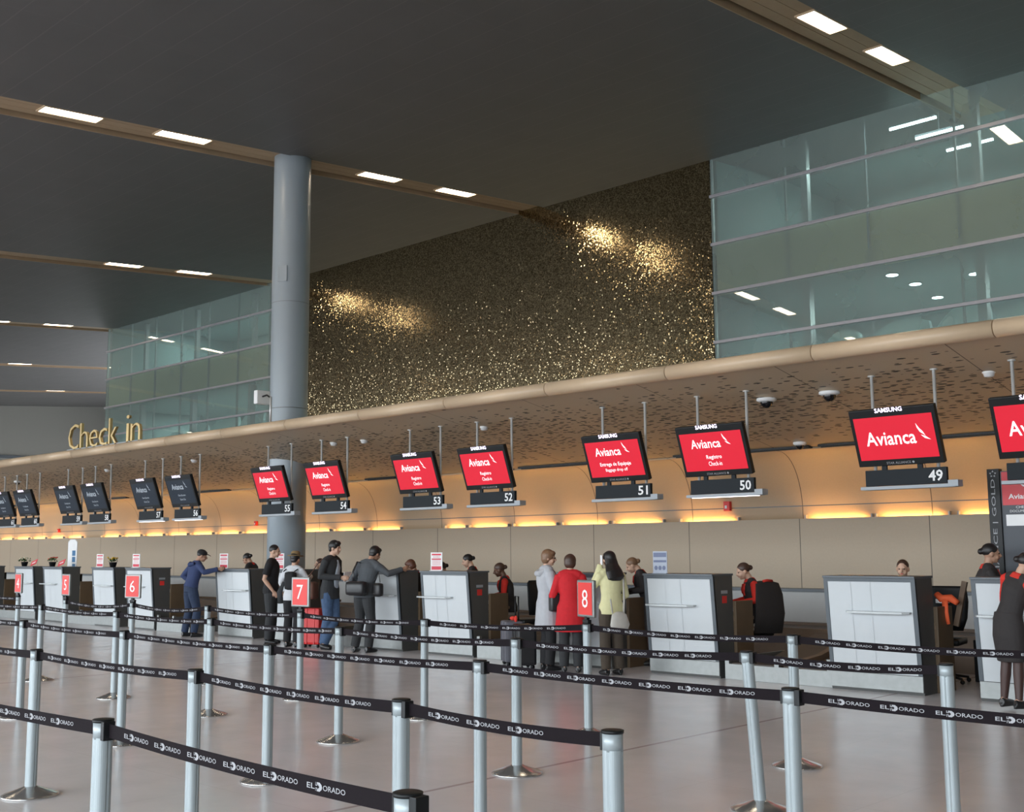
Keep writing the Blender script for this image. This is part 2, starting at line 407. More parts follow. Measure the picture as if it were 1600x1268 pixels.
# column
bm = bmesh.new(); lathe(bm, [(.40, 0), (.40, 3.2), (.40, 9.9), (.40, 10.36)], -20.28, 14.25, 48)
colm = struct(finish('column_1', bm, M_colm)); colm['label'] = 'round grey-blue steel column rising through the canopy'
bm = bmesh.new()
lathe(bm, [(.403, 4.62), (.403, 4.635)], -20.28, 14.25, 48); lathe(bm, [(.403, 6.9), (.403, 6.91)], -20.28, 14.25, 48); finish('column_joint', bm, M_steel, colm)
bm = bmesh.new(); a = R(-62)
mx = Matrix.Translation((-20.28+.4*math.cos(a), 14.25+.4*math.sin(a), 7.5)) @ Matrix.Rotation(a+R(90), 4, 'Z')
box(bm, -.11, .11, -.012, .02, -.17, .17, 0, .006, mx)
finish('access_plate', bm, M_colm, colm)
bm = bmesh.new(); box(bm, -20.62, -20.42, 14.4, 14.5, 10.9, 10.92); bm.free()

# ------------------------------------------------------------------ ceiling lights
LG = 'recessed ceiling light panels'
def ceiling_light(x, y0):
    L = 1.12; sl = math.atan(.0734)
    e = empty('ceiling_light', (x, y0+L/2, zc(y0+L/2)+.075)); e.rotation_euler = (sl, 0, 0)
    bm = bmesh.new()
    for (a, b, c, d) in ((-.19, .19, -L/2-.03, -L/2), (-.19, .19, L/2, L/2+.03), (-.19, -.16, -L/2, L/2), (.16, .19, -L/2, L/2)): box(bm, a, b, c, d, -.035, .01)
    finish('frame', bm, M_nose, e)
    bm = bmesh.new(); box(bm, -.16, .16, -L/2, L/2, -.02, .0); finish('diffuser', bm, M_lampd, e)
    return e
slot_name = {2.8: 'far right recess outside the view', -8.65: 'upper right recess above the glass gallery', -20.0: 'recess the column meets', -31.95: 'second recess left of the column',
             -43.6: 'third recess left of the column', -55.6: 'fourth recess left of the column', -67.2: 'last thin recess by the end wall'}
seen = {-8.65: (16.3, 18.7), -20.0: (8.7, 11.05, 16.2, 18.65), -31.95: (16.0, 18.4), -43.6: (16.8, 19.3), -55.6: (20.4,)}
words = {(-8.65, 16.3): 'upper of the two over the glass gallery', (-8.65, 18.7): 'lower of the two over the right glass gallery',
         (-20.0, 8.7): 'first one at the upper left of the column recess', (-20.0, 11.05): 'next one left of the column head', (-20.0, 16.2): 'just right of the column head', (-20.0, 18.65): 'last before the gold wall'}
lights = {}
for s in SLOTS[1:]:
    ys = [-11.4, -8.95, -3.9, -1.45, 3.6, 1.15, 8.7, 11.05, 16.2, 18.65]
    if s < -21: ys = [-8.95, -1.45, 3.6] + list(seen.get(s, (16.2, 18.65)))
    if s == -8.65: ys = [-8.95, -1.45, 3.6, 8.7, 11.05, 16.3, 18.7]
    if s <= -55: ys = [3.6] + ([20.4, 22.9, 28.0] if s == -55.6 else [24, 30])
    if s > 0: ys = [-3.9, 3.6, 11.05, 16.3]
    for i, y0 in enumerate(ys):
        e = ceiling_light(s-(.25 if s == -8.65 else .34), y0)
        w_ = words.get((s, y0))
        if w_: lab = 'warm ceiling light panel, '+w_
        else: lab = 'glowing warm ceiling light panel in the %s' % slot_name[s]
        tag(e, lab, 'ceiling light', LG if w_ else LG+', '+slot_name[s])

# cove lights
def cove(x0, x1):
    e = empty('cove_light', ((x0+x1)/2, 16.575, 1.97)); h = (x1-x0)/2
    bm = bmesh.new(); box(bm, -h-.02, h+.02, -.03, .03, .0, .03); box(bm, -h-.03, -h-.01, -.04, .035, 0, .17); box(bm, h+.01, h+.03, -.04, .035, 0, .17); finish('housing', bm, M_grey, e)
    bm = bmesh.new(); tube(bm, [(-h+.10, 0, .05), (h-.10, 0, .05)], .018, n=8); finish('tube', bm, M_cove, e)
    tag(e, 'warm amber strip light glowing upward from the ledge of the back wall', 'cove light', 'amber strip lights along the wall ledge')
segs = [(-17.39, -16.8), (-16.67, -15.62), (-15.44, -14.36), (-14.19, -13.1), (-12.97, -11.9), (-11.51, -10.39), (-9.13, -8.07), (-7.96, -6.89), (-6.72, -5.66)]
k = 1.026
segs = [(a*k, b*k) for a, b in segs]
x = -5.4
while x < 8: segs.append((x, x+1.08)); x += 1.27
x = -19.3
while x > -60:
    segs.append((x-1.08, x)); x -= 1.27
    if -33.7 < x < -32.9: x -= 1.1
for a, b in segs: cove(a, b)

# ------------------------------------------------------------------ gallery lights and pale shapes
for i, (x, y) in enumerate([(-10.84, 23.16), (-10.86, 24.34), (-11.1, 26.05), (-9.52, 24.34)]):
    bm = bmesh.new(); lathe(bm, [(.15, 7.44), (.15, 7.459)], x, y, 20, 0); lathe(bm, [(.125, 7.432), (.125, 7.45)], x, y, 20, 1)
    tag(finish('downlight', bm, [M_rail, M_gtube]), 'round white downlight behind the right gallery glass, ' + ['leftmost', 'second from left', 'lowest', 'rightmost'][i] + ' of the four', 'downlight', 'gallery downlights')
for i, (x0, x1, y) in enumerate([(-10.07, -9.10, 22.6), (-10.13, -9.11, 23.1), (-9.97, -8.96, 24.3)]):
    zz = [10.46, 10.3, 10.3][i]
    if i == 0: x0, x1 = -10.47, -9.46
    e = empty('tube_light', ((x0+x1)/2, y, zz)); h = (x1-x0)/2
    bm = bmesh.new(); box(bm, -h, h, -.05, .05, .01, .05); box(bm, -.01, .01, -.01, .01, .05, 10.95-zz); finish('housing', bm, M_rail, e)
    bm = bmesh.new(); tube(bm, [(-h, 0, -.01), (h, 0, -.01)], .03, n=8); finish('tube', bm, M_gtube, e)
    tag(e, 'white tube light behind the upper right glass, ' + ['highest', 'middle', 'lowest'][i] + ' of the three', 'tube light', 'gallery tube lights')
# unseen fill lights added to brighten the gallery rooms
for (x0, x1) in ((-14, 6), (-44, -32)):
    for zz, n in ((7.4, 2), (10.9, 2)):
        for q in range(n*2):
            L = bpy.data.lights.new('gallery_fill', 'AREA'); L.size = 1.2; L.energy = 115 if x0 > -20 else 80; L.color = (.88, 1, .97)
            lo = bpy.data.objects.new('gallery_fill', L); COL.objects.link(lo); lo.location = (x0+(x1-x0)*(q+.5)/(n*2), 25.5, zz)
# made-up panels that stand in for pale reflections low in the glass
def reflection_shape(x, wd, zt, y=22.95):
    bm = bmesh.new(); pts = [(x, 4.02), (x+wd, 4.02), (x+wd*1.02, zt-.25)]
    for i in range(9):
        a = i/8; pts.append((x+wd*(1-.97*a), zt-.28+.30*math.sin(math.pi*(.18+a*.72))-.35*a**3))
    prism(bm, pts, 'y', y, y+.12); return bm
SG = 'made-up pale panels for reflections in the gallery glass'
for i, a in enumerate([(-14.4, 1.7, 6.28), (-12.65, 1.1, 6.36), (-11.5, 1.5, 6.42), (-9.95, 1.2, 6.55), (-8.7, 1.7, 6.5), (-6.95, 2.0, 6.6)]):
    tag(finish('reflection_panel', reflection_shape(*a), M_pale), 'made-up pale blue panel standing in for a reflection in the right gallery glass', 'panel', SG+' right')
for i, a in enumerate([(-42.4, 1.1, 6.15), (-41.2, 1.6, 6.25), (-39.5, 1.6, 6.45), (-37.8, 2.0, 6.6), (-35.7, 1.5, 6.7), (-34.1, 1.9, 6.9)]):
    tag(finish('reflection_panel', reflection_shape(*a), M_pale), 'made-up pale blue panel standing in for a reflection in the left gallery glass', 'panel', SG+' left')

# Check in letters
e = empty('rooftop_letters', (-26.3, 12.27, 4.02))
x = 0
for ch, wd, hh, yy in [('C', .52, .60, .30), ('h', .40, .60, .30), ('e', .40, .40, .20), ('c', .38, .40, .20), ('k', .40, .60, .30), ('i', .13, .60, .30), ('n', .42, .40, .20)]:
    if ch == 'i': x += .34
    bm = bmesh.new(); put_text(bm, ch, x+wd/2, yy, wd, hh, lambda a, b: (a, -.03, b), bold=-.012)
    r = bmesh.ops.extrude_face_region(bm, geom=bm.faces[:]); bmesh.ops.translate(bm, vec=(0, .06, 0), verts=[v for v in r['geom'] if isinstance(v, bmesh.types.BMVert)])
    bmesh.ops.recalc_face_normals(bm, faces=bm.faces)
    finish('letter', bm, M_gletter, e); x += wd+.07
bm = bmesh.new(); box(bm, -.05, x, -.03, .05, -.005, .02); finish('rail', bm, M_grey, e)
tag(e, 'thin gold Check in lettering standing on the canopy edge', 'lettering')

# camera mast beside the column
e = empty('surveillance_camera', (-18.04, 12.27, 4.02)); bm = bmesh.new(); tube(bm, [(0, 0, 0), (0, 0, .48)], .022); finish('mast', bm, M_chrome, e)
bm = bmesh.new(); tube(bm, [(0, 0, .46), (-.1, -.02, .52), (-.24, -.04, .50)], .016); finish('bracket', bm, M_black, e)
bm = bmesh.new(); box(bm, -.33, -.21, -.16, .14, .36, .62, 0, .02, Matrix.Rotation(R(0), 4, 'Z')); finish('housing', bm, M_wht, e)
tag(e, 'white surveillance camera on a thin mast beside the column', 'camera')

def CZ(y): return 3.85-(y-12.25)*(.685/3.63)
def dome(x, y, lab, small=False):
    s = .75 if small else 1.
    e = empty('dome_camera', (x, y, CZ(y)))
    bm = bmesh.new(); lathe(bm, [(.07*s, .01), (.13*s, -.0), (.135*s, -.03), (.10*s, -.05)], n=24); finish('ring', bm, M_wht, e)
    bm = bmesh.new(); ell(bm, (0, 0, -.05), (.085*s, .085*s, .085*s)); finish('dome', bm, mat('smoked_dome', (.01, .01, .012), rough=.08), e)
    tag(e, lab, 'dome camera')
dome(-8.15, 13.45, 'black dome camera under the canopy above screen 50, left of two')
dome(-7.22, 13.45, 'black dome camera under the canopy left of screen 49')
dome(-8.9, 15.6, 'small black dome camera near the canopy fold', True)
dome(-32.0, 13.5, 'small dark dome camera above screen 60 at far left', True)
for i, (x, y, l) in enumerate([(-5.15, 13.4, 'above the screen beyond 49'), (-17.45, 13.3, 'above screen 54, left of a pair'), (-16.6, 13.35, 'between screens 54 and 53'), (-13.45, 13.35, 'beside the pole of screen 52'), (-22.6, 13.4, 'above screen 56'), (-26.6, 13.4, 'above screen 58')]):
    bm = bmesh.new(); lathe(bm, [(.03, -.055), (.055, -.045), (.065, -.01), (.075, -.005), (.075, .012)], x, y, 18)
    for v in bm.verts: v.co.z += CZ(y)
    tag(finish('smoke_detector', bm, M_wht), 'small white smoke detector under the canopy '+l, 'smoke detector', 'smoke detectors under the canopy')
for i, (x, l, s) in enumerate([(-10.86, 'between screens 51 and 50', 1.), (-24.9, 'below the gap between screens 56 and 55', .7), (-36, 'near screen 59', .7)]):
    e = empty('fire_alarm', (x, 16.6, 2.34)); bm = bmesh.new(); box(bm, -.06*s, .06*s, -.07, 0, -.09*s, .07*s, 0, .008); finish('housing', bm, M_red, e)
    bm = bmesh.new(); box(bm, -.03*s, .01*s, -.076, -.068, -.05*s, 0, 0); finish('strobe', bm, M_wht, e)
    tag(e, 'small red fire alarm on the lit wall '+l, 'fire alarm')

# ------------------------------------------------------------------ hanging screens
def bird(bm, cx, cy, s, fn, mi):
    """two curved blades, the wing mark"""
    put_poly(bm, [(cx+s*a, cy+s*b) for a, b in [(-.42, .98), (-.36, .55), (-.16, .14), (.30, -.22), (.10, .18), (-.16, .50), (-.33, .80)]][::-1], fn, mi)
    put_poly(bm, [(cx+s*a, cy+s*b) for a, b in [(-.12, -.12), (.30, -.28), (.72, -.62), (.20, -.46)]][::-1], fn, mi)
def screen(n, x, kind='registro'):
    e = empty('check_in_display', (x, 12.75, 3.245))
    # pole tops meet the canopy underside
    for px_ in (-.36, .42):
        bm = bmesh.new(); zt = CZ(13.05)-3.245
        tube(bm, [(px_, .31, -.92), (px_, .31, zt)], .020, n=10)
        lathe(bm, [(.045, zt-.015), (.045, zt)], px_, .31, 14); finish('pole', bm, M_chrome, e)
    tl = Matrix.Rotation(R(19.5), 4, 'X')
    def fn(d): return lambda a, b: (tl @ Vector((a, -d, b)))
    # housing: slanted, local z from 0 down to -.70
    bm = bmesh.new(); box(bm, -.53, .53, 0, .07, -.70, 0, 0, .008, tl); box(bm, -.36, .36, .07, .15, -.55, -.16, 0, .01, tl); h = finish('housing', bm, M_black, e)
    bm = bmesh.new(); rect(bm, -.485, .485, -.62, -.095, fn(.002)); sc = finish('screen', bm, M_scr_navy if kind == 'navy' else M_scr_red, e)
    bm = bmesh.new(); F = fn(.005)
    if kind == 'logo':
        put_text(bm, 'Avianca', -.06, -.36, .62, .17, F, bold=.012); bird(bm, .33, -.33, .13, F, 0)
    else:
        put_text(bm, 'Avianca', -.09, -.245, .47, .125, F, bold=.012); bird(bm, .23, -.215, .10, F, 0)
        finish('airline_logo', bm, M_scr_dim if kind == 'navy' else M_scr_txt, sc); bm = bmesh.new()
        a, b = {'registro': ('Registro', 'Check-in'), 'bag': ('Entrega de Equipaje', 'Baggage drop off'), 'navy': ('Clase Ejecutiva', 'Business Class')}[kind]
        put_text(bm, a, .0, -.44, .24 if kind == 'registro' else .56 if kind == 'bag' else .30, .07 if kind != 'navy' else .05, F, bold=.006)
        finish('caption', bm, M_scr_dim if kind == 'navy' else M_scr_txt, sc); bm = bmesh.new()
        put_text(bm, b, .0, -.525, .21 if kind == 'registro' else .40 if kind == 'bag' else .22, .06 if kind != 'navy' else .045, F, bold=.0)
    finish('airline_logo' if kind == 'logo' else 'caption', bm, M_scr_dim if kind == 'navy' else M_scr_txt, sc)
    bm = bmesh.new(); put_text(bm, 'STAR ALLIANCE', -.02, -.665, .30, .028, fn(.003)); put_poly(bm, [(.16+.015*math.cos(R(a)), -.665+.015*math.sin(R(a))) for a in range(0, 360, 60)], fn(.003))
    finish('bezel_lettering', bm, M_print, h)
    bm = bmesh.new(); put_text(bm, 'SAMSUNG', -.02, -.035, .34, .055, lambda a, b: tl @ Vector((a, -.010, b+.02)), bold=.018)
    finish('lit_logo', bm, M_logo, h)
    # number plate and light bar
    bm = bmesh.new(); box(bm, -.46, .54, .24, .29, -.895, -.705, 0, .004); box(bm, -.25, -.19, .25, .28, -.71, -.62); box(bm, .19, .25, .25, .28, -.71, -.62)
    p = finish('number_plate', bm, M_plate, e)
    bm = bmesh.new(); put_text(bm, str(n), .43, -.80, .17, .13, lambda a, b: (a-.02, .238, b), bold=.02); finish('number', bm, M_wht, p)
    bm = bmesh.new(); box(bm, -.52, .64, .22, .34, -.94, -.90, 0, .004); box(bm, .56, .68, .21, .35, -.935, -.86, 0, .004); bb = finish('light_bar', bm, M_grey, e)
    if n in (50, 57, 56):
        bm = bmesh.new(); box(bm, -.44, .58, .24, .31, -.946, -.94); finish('light_strip', bm, M_lime, bb)
    look = {'registro': 'red hanging check-in screen reading Registro', 'bag': 'red hanging screen reading Entrega de Equipaje', 'logo': 'red hanging screen with a large wing logo only', 'navy': 'dark navy hanging check-in screen'}[kind]
    tag(e, '%s above number plate %d' % (look, n), 'screen', 'hanging check-in screens')
for n, x, kd in [(48, -4.40, 'logo'), (49, -6.08, 'logo'), (50, -8.64, 'registro'), (51, -10.32, 'bag'), (52, -12.96, 'registro'), (53, -14.62, 'registro'), (54, -17.14, 'registro'),
                 (55, -18.88, 'registro'), (56, -22.20, 'navy'), (57, -23.75, 'navy'), (58, -26.15, 'navy'), (59, -27.6, 'navy'), (60, -30.0, 'navy'), (61, -31.4, 'navy')]:
    screen(n, x, kd)

# ------------------------------------------------------------------ counters
def counter(x0, x1, ledge, lab, flight=False):
    W = x1-x0; e = empty('check_in_counter', (x0, 12.3, 0))
    bm = bmesh.new()
    prism(bm, [(.03, 1.275), (.14, .0), (.46, .0), (.46, 1.275)], 'x', 0.0, W); finish('body', bm, M_dark, e)
    bm = bmesh.new(); F0 = lambda x, z: (x, .03+(1.275-z)*.0863-.012, z)
    # frame rails round the white front
    for (a, b, c, d) in ((0, W, 1.235, 1.28), (0, .045, .21, 1.235), (W-.05, W, .21, 1.235)):
        vs = [bm.verts.new(q) for q in (F0(a, c), F0(b, c), F0(b, d), F0(a, d))]; v2 = [bm.verts.new((v.co.x, v.co.y+.03, v.co.z)) for v in vs]
        for q in ((vs[0], vs[1], vs[2], vs[3]), (v2[3], v2[2], v2[1], v2[0]), (vs[1], vs[0], v2[0], v2[1]), (vs[2], vs[1], v2[1], v2[2]), (vs[3], vs[2], v2[2], v2[3]), (vs[0], vs[3], v2[3], v2[0])): bm.faces.new(q)
    box(bm, -.005, W+.005, .0, .48, 1.275, 1.30, 0, .004)
    finish('edge_frame', bm, M_edge, e)
    bm = bmesh.new()
    a = .045; b = W-.05
    for (xa, xb) in ((a+.004, a+.29), (a+.296, a+.53), (a+.536, b-.004)):
        for (za, zb) in ((.215, .90), (.906, 1.23)):
            vs = [bm.verts.new(q) for q in (F0(xa, za), F0(xb, za), F0(xb, zb), F0(xa, zb))]
            for v in vs: v.co.y += .006
            bm.faces.new(vs)
    vs = [bm.verts.new(q) for q in (F0(a, .21), F0(b, .21), F0(b, 1.235), F0(a, 1.235))]
    for v in vs: v.co.y += .0105
    bm.faces.new(vs)
    finish('front_panel', bm, M_white, e)
    # writing ledge with a rounded outer edge
    bm = bmesh.new()
    l0, l1 = (.04, .80) if ledge == 'left' else (W-.83, W-.07) if ledge == 'right' else (-.04, .72)
    pts = [(l0, .10), (l0, .0), (l0+.04, -.06), (l0+.12, -.09), (l1-.25, -.09), (l1-.06, -.06), (l1, .0), (l1, .10)]
    prism(bm, pts, 'z', .885, .905); finish('writing_ledge', bm, mat('frosted_ledge', (.50, .53, .54), rough=.25), e)
    bm = bmesh.new(); box(bm, 0.002, W-.002, .115, .16, 0.03, .205, 0, .004); finish('kick_plate', bm, M_steel, e)
    # desk behind with brown end panel
    bm = bmesh.new(); box(bm, .02, W+.02, .46, .92, .70, .74); box(bm, .05, W-.1, .48, .50, .05, .70); finish('work_desk', bm, M_wood, e)
    bm = bmesh.new(); box(bm, W-.0, W+.045, .462, .86, 0, .95, 0, .004); finish('end_panel', bm, M_brown, e)
    bm = bmesh.new(); box(bm, .0, .04, .462, .86, 0, .95, 0, .004); finish('end_panel', bm, M_brown, e)
    # monitor on the desk
    bm = bmesh.new(); box(bm, W*.35, W*.35+.42, .60, .64, .84, 1.12, 0, .006); box(bm, W*.35+.18, W*.35+.24, .62, .66, .75, .86); box(bm, W*.35+.1, W*.35+.32, .55, .72, .74, .755)
    finish('monitor', bm, M_black, e)
    if flight:
        bm = bmesh.new(); box(bm, W, W+.004, .20, .34, 1.05, 1.09); finish('panel_strip', bm, M_grey, e)
        bm = bmesh.new(); box(bm, W, W+.005, .22, .32, .93, 1.02, 0); finish('red_label', bm, M_red, e)
    tag(e, lab, 'counter', 'white-fronted check-in counters')
CN = {48: (-5.06, -3.95, 'left', False, 'check-in counter 48 at the right edge, behind the standing agent'),
      49: (-6.79, -5.68, 'right', False, 'white-fronted check-in counter below screen 49'),
      50: (-9.42, -8.33, 'left', True, 'white-fronted check-in counter below screen 50'),
      51: (-11.13, -10.07, 'right', False, 'white-fronted counter behind the three women in coats'),
      52: (-13.87, -12.78, 'over', True, 'white-fronted counter below screens 53 and 52 with a red notice'),
      53: (-15.52, -14.42, 'right', False, 'counter the man in the grey jacket leans on'),
      54: (-18.15, -17.08, 'left', False, 'white-fronted counter behind the straw hat person'),
      55: (-19.89, -18.71, 'right', False, 'white-fronted counter the man in the blue jacket leans on'),
      56: (-23.46, -22.35, 'left', True, 'white-fronted counter behind sign 6'),
      57: (-25.02, -24.0, 'right', False, 'counter with the yellow flowers on top'),
      58: (-27.53, -26.5, 'over', False, 'counter with the red flowers on top'),
      59: (-29.14, -28.08, 'right', False, 'counter with the white flowers on top'),
      60: (-31.9, -30.8, 'left', False, 'counter cut by the left edge of the photo')}
for n, (a, b, l, fl, lab) in CN.items(): counter(a, b, l, lab, fl)

# baggage lanes between counters
def conveyor(x0, x1, lab):
    W = x1-x0; e = empty('baggage_conveyor', (x0, 12.45, 0))
    h = W/2
    bm = bmesh.new(); box(bm, 0, W, 0, .04, .0, .19, 0, .003)
    for a in (0, h-.03, W-.06): box(bm, a, a+.06, 0, .05, .19, .32)
    box(bm, 0, .03, .05, 2.2, 0, .26); box(bm, W-.03, W, .05, 2.2, 0, .26); finish('steel_frame', bm, M_steel, e)
    for k in (0, 1):
        bm = bmesh.new(); a, b = k*h+.07, k*h+h-.04
        prism(bm, [(.05, .16), (.05, .20), (1.0, .20), (1.0, .16)], 'x', a, b); prism(bm, [(1.04, .16), (1.04, .21), (2.15, .44), (2.15, .38)], 'x', a, b)
        finish('belt', bm, M_belt, e)
    bm = bmesh.new(); prism(bm, [(.06, .2), (1.0, .27), (2.15, .50), (2.15, .2)], 'x', h-.03, h+.06); finish('divider', bm, M_wood, e)
    tag(e, lab, 'conveyor', 'baggage conveyors between the counters')
conveyor(-8.27, -6.80, 'steel-fronted baggage conveyor between counters 50 and 49')
conveyor(-12.72, -11.15, 'baggage conveyor between the seated agent and the women in coats')
conveyor(-17.02, -15.55, 'baggage conveyor behind the man in the leather jacket')
conveyor(-22.30, -21.0, 'baggage conveyor behind the man in the blue jacket')
conveyor(-26.45, -25.05, 'baggage conveyor between the red and yellow flower counters')
conveyor(-30.75, -29.2, 'baggage conveyor at the far left edge')
bm = bmesh.new(); box(bm, -40, 8, 14.95, 16.1, .36, .44, 0); 
o = finish('collector_belt', bm, M_belt)
bm = bmesh.new(); box(bm, -40, 8, 14.9, 14.95, 0, .48); box(bm, -40, 8, 16.1, 16.2, 0, .48); finish('side_frame', bm, M_wood, o)
tag(o, 'long brown collector belt running along the low grey back wall', 'conveyor')

# slatted racks
def rack(x, y, w_, z0, z1, lab):
    e = empty('slatted_rack', (x, y, 0)); bm = bmesh.new(); box(bm, 0, w_, .02, .06, 0, z1+.03); box(bm, 0, .03, 0, .25, 0, z1+.03); box(bm, w_-.03, w_, 0, .25, 0, z1+.03); finish('frame', bm, M_dark, e)
    bm = bmesh.new(); z = z0
    while z < z1: box(bm, .03, w_-.03, -.02, .02, z, z+.035); z += .09
    finish('slats', bm, M_wht, e); tag(e, lab, 'rack')
rack(-13.12, 14.35, .42, .35, 1.2, 'rack with white slats between the chair and the woman in the white coat')
rack(-16.9, 14.3, .42, .35, 1.1, 'rack with white slats between the two men by counter 53')
rack(-22.1, 14.3, .5, .45, 1.15, 'rack with white slats beside the man in the blue jacket')
rack(-28.0, 14.6, .9, .6, 1.15, 'rack with white slats behind the flower counters')

# ------------------------------------------------------------------ stanchions
def belt_geo(p0, p1, sag=.03, n=16):
    """webbing with printed logos, p0 to p1 in world coordinates"""
    p0, p1 = Vector(p0), Vector(p1); d = p1-p0; L = math.hypot(d.x, d.y); ux, uy = d.x/L, d.y/L; nx, ny = uy, -ux   # normal to the viewer side
    if ny > 0: nx, ny = -nx, -ny
    def pos(s, v, off):
        t = s/L; z = p0.z+(p1.z-p0.z)*t-sag*4*t*(1-t)
        return (p0.x+ux*s+nx*off, p0.y+uy*s+ny*off, z+v)
    bm = bmesh.new(); H = .026
    rows = []
    for i in range(n+1):
        s = L*i/n; rows.append([bm.verts.new(pos(s, v, o_)) for v, o_ in ((-H, .0012), (H, .0012), (H, -.0012), (-H, -.0012))])
    for a, b in zip(rows, rows[1:]):
        for k in range(4): bm.faces.new((a[k], a[(k+1) % 4], b[(k+1) % 4], b[k]))
    bm.faces.new(rows[0]); bm.faces.new(rows[-1][::-1])
    bmesh.ops.recalc_face_normals(bm, faces=bm.faces)
    rev = ux < 0
    F = lambda a, b: pos(L-a if rev else a, b, .0026)
    F2 = lambda a, b: pos(L-a if rev else a, b, .0034)
    s = .14
    while s+.22 < L-.05:
        put_text(bm, 'EL', s, 0, .042, .016, F, 1, align='l', bold=.01)
        c = s+.046
        put_poly(bm, [(c, -.013), (c+.022, -.013), (c+.032, -.007), (c+.035, 0), (c+.032, .007), (c+.022, .013), (c, .013)], F, 1)
        rect(bm, c-.002, c+.014, -.0028, .0028, F2, 0); put_poly(bm, [(c+.011, -.008), (c+.021, 0), (c+.011, .008)], F2, 0)
        rect(bm, c+.003, c+.0075, .005, .014, F2, 0); rect(bm, c+.003, c+.0075, -.014, -.005, F2, 0)
        put_text(bm, 'ORADO', s+.085, 0, .115, .016, F, 1, align='l', bold=.006)
        s += .25
    return bm
S = dict(A0=(-6.75, 2.2), A1=(-4.36, 2.218), A2=(-2.43, 2.116), B0=(-10.4, 3.6), B1=(-7.90, 3.515), B2=(-5.804, 3.484), B3=(-3.94, 3.39), B4=(-2.692, 3.318),
  C0=(-14.0, 5.1), C1=(-11.66, 5.045), C2=(-9.41, 4.948), C3=(-7.12, 4.87), C4=(-4.95, 4.87), C5=(-2.862, 4.845), C6=(-.7, 4.84),
  D0=(-17.1, 6.6), D1=(-14.83, 6.64), D2=(-12.40, 6.42), D3=(-10.37, 6.39), D4=(-8.11, 6.27), D5=(-5.98, 6.26), D6=(-4.03, 6.42), D7=(-2.799, 6.418),
  E0=(-21.6, 8.2), E1=(-19.27, 8.23), E2=(-17.32, 8.13), E3=(-15.0, 8.0), E4=(-12.84, 7.86), E5=(-10.71, 7.735), E6=(-8.57, 7.67), E7=(-6.72, 7.95), E8=(-4.61, 7.86), E9=(-2.4, 7.85))
HT = dict(B1=.97, C1=.955, C2=.955, C3=.96, D1=.965, D2=.965, D3=.96, D4=.97, D5=.975, E1=.915, E2=.92, E3=.94, E4=.96, E5=.955, E6=.955, E7=.97, E8=.972)
LINKS = {'A0': 'A1', 'A1': 'A2', 'B0': 'B1', 'B1': 'B2', 'B2': 'B3', 'B3': 'B4', 'C0': 'C1', 'C1': 'C2', 'C2': 'C3', 'C3': 'C4', 'C4': 'C5', 'C5': 'C6',
  'D0': 'D1', 'D1': 'D2', 'D2': 'D3', 'D3': 'D4', 'D4': 'D5', 'D5': 'D6', 'D6': 'D7', 'E0': 'E1', 'E2': 'E3', 'E3': 'E4', 'E4': 'E5', 'E5': 'E6', 'E6': 'E7', 'E7': 'E8', 'E8': 'E9'}
SIGN = {'E1': ('4', -2), 'E2': ('5', -2), 'E3': ('6', 16), 'E5': ('7', 6), 'E7': ('8', -19)}
LABS = dict(A1='nearest belt row, the one at the lower left', A2='end post of the nearest belt row, bottom centre, cassette facing right',
 B1='second belt row, leftmost with its whole base in view', B2='second belt row, third of the photo from the left', B3='second belt row, directly behind the nearest end post', B4='thick end post of the second belt row with no belt beyond',
 C1='third belt row, leftmost post, beside sign 4', C2='third belt row, below sign 6', C3='third belt row, between signs 6 and 7', C4='third belt row, centre of the photo', C5='third belt row, in front of the gap left of counter 49',
 D1='fourth belt row, leftmost, between the two narrow signs', D2='fourth belt row, just left of sign 6', D3='fourth belt row, in front of the man in blue', D4='fourth belt row, right of sign 7 with full round base', D5='fourth belt row, left of sign 8 with full round base',
 D6='leaning, tilted post of the fourth belt row at the right', D7='end post of the fourth belt row, before counter 49',
 E1='holding a narrow sign 4 turned sideways at the far left', E2='holding a narrow sign 5 turned sideways', E3='carrying red sign 6', E4='last belt row, between signs 6 and 7', E5='carrying red sign 7', E6='last belt row, in front of counter 52', E7='carrying red sign 8', E8='last belt row, before the baggage conveyor beside counter 49')
proto = {}
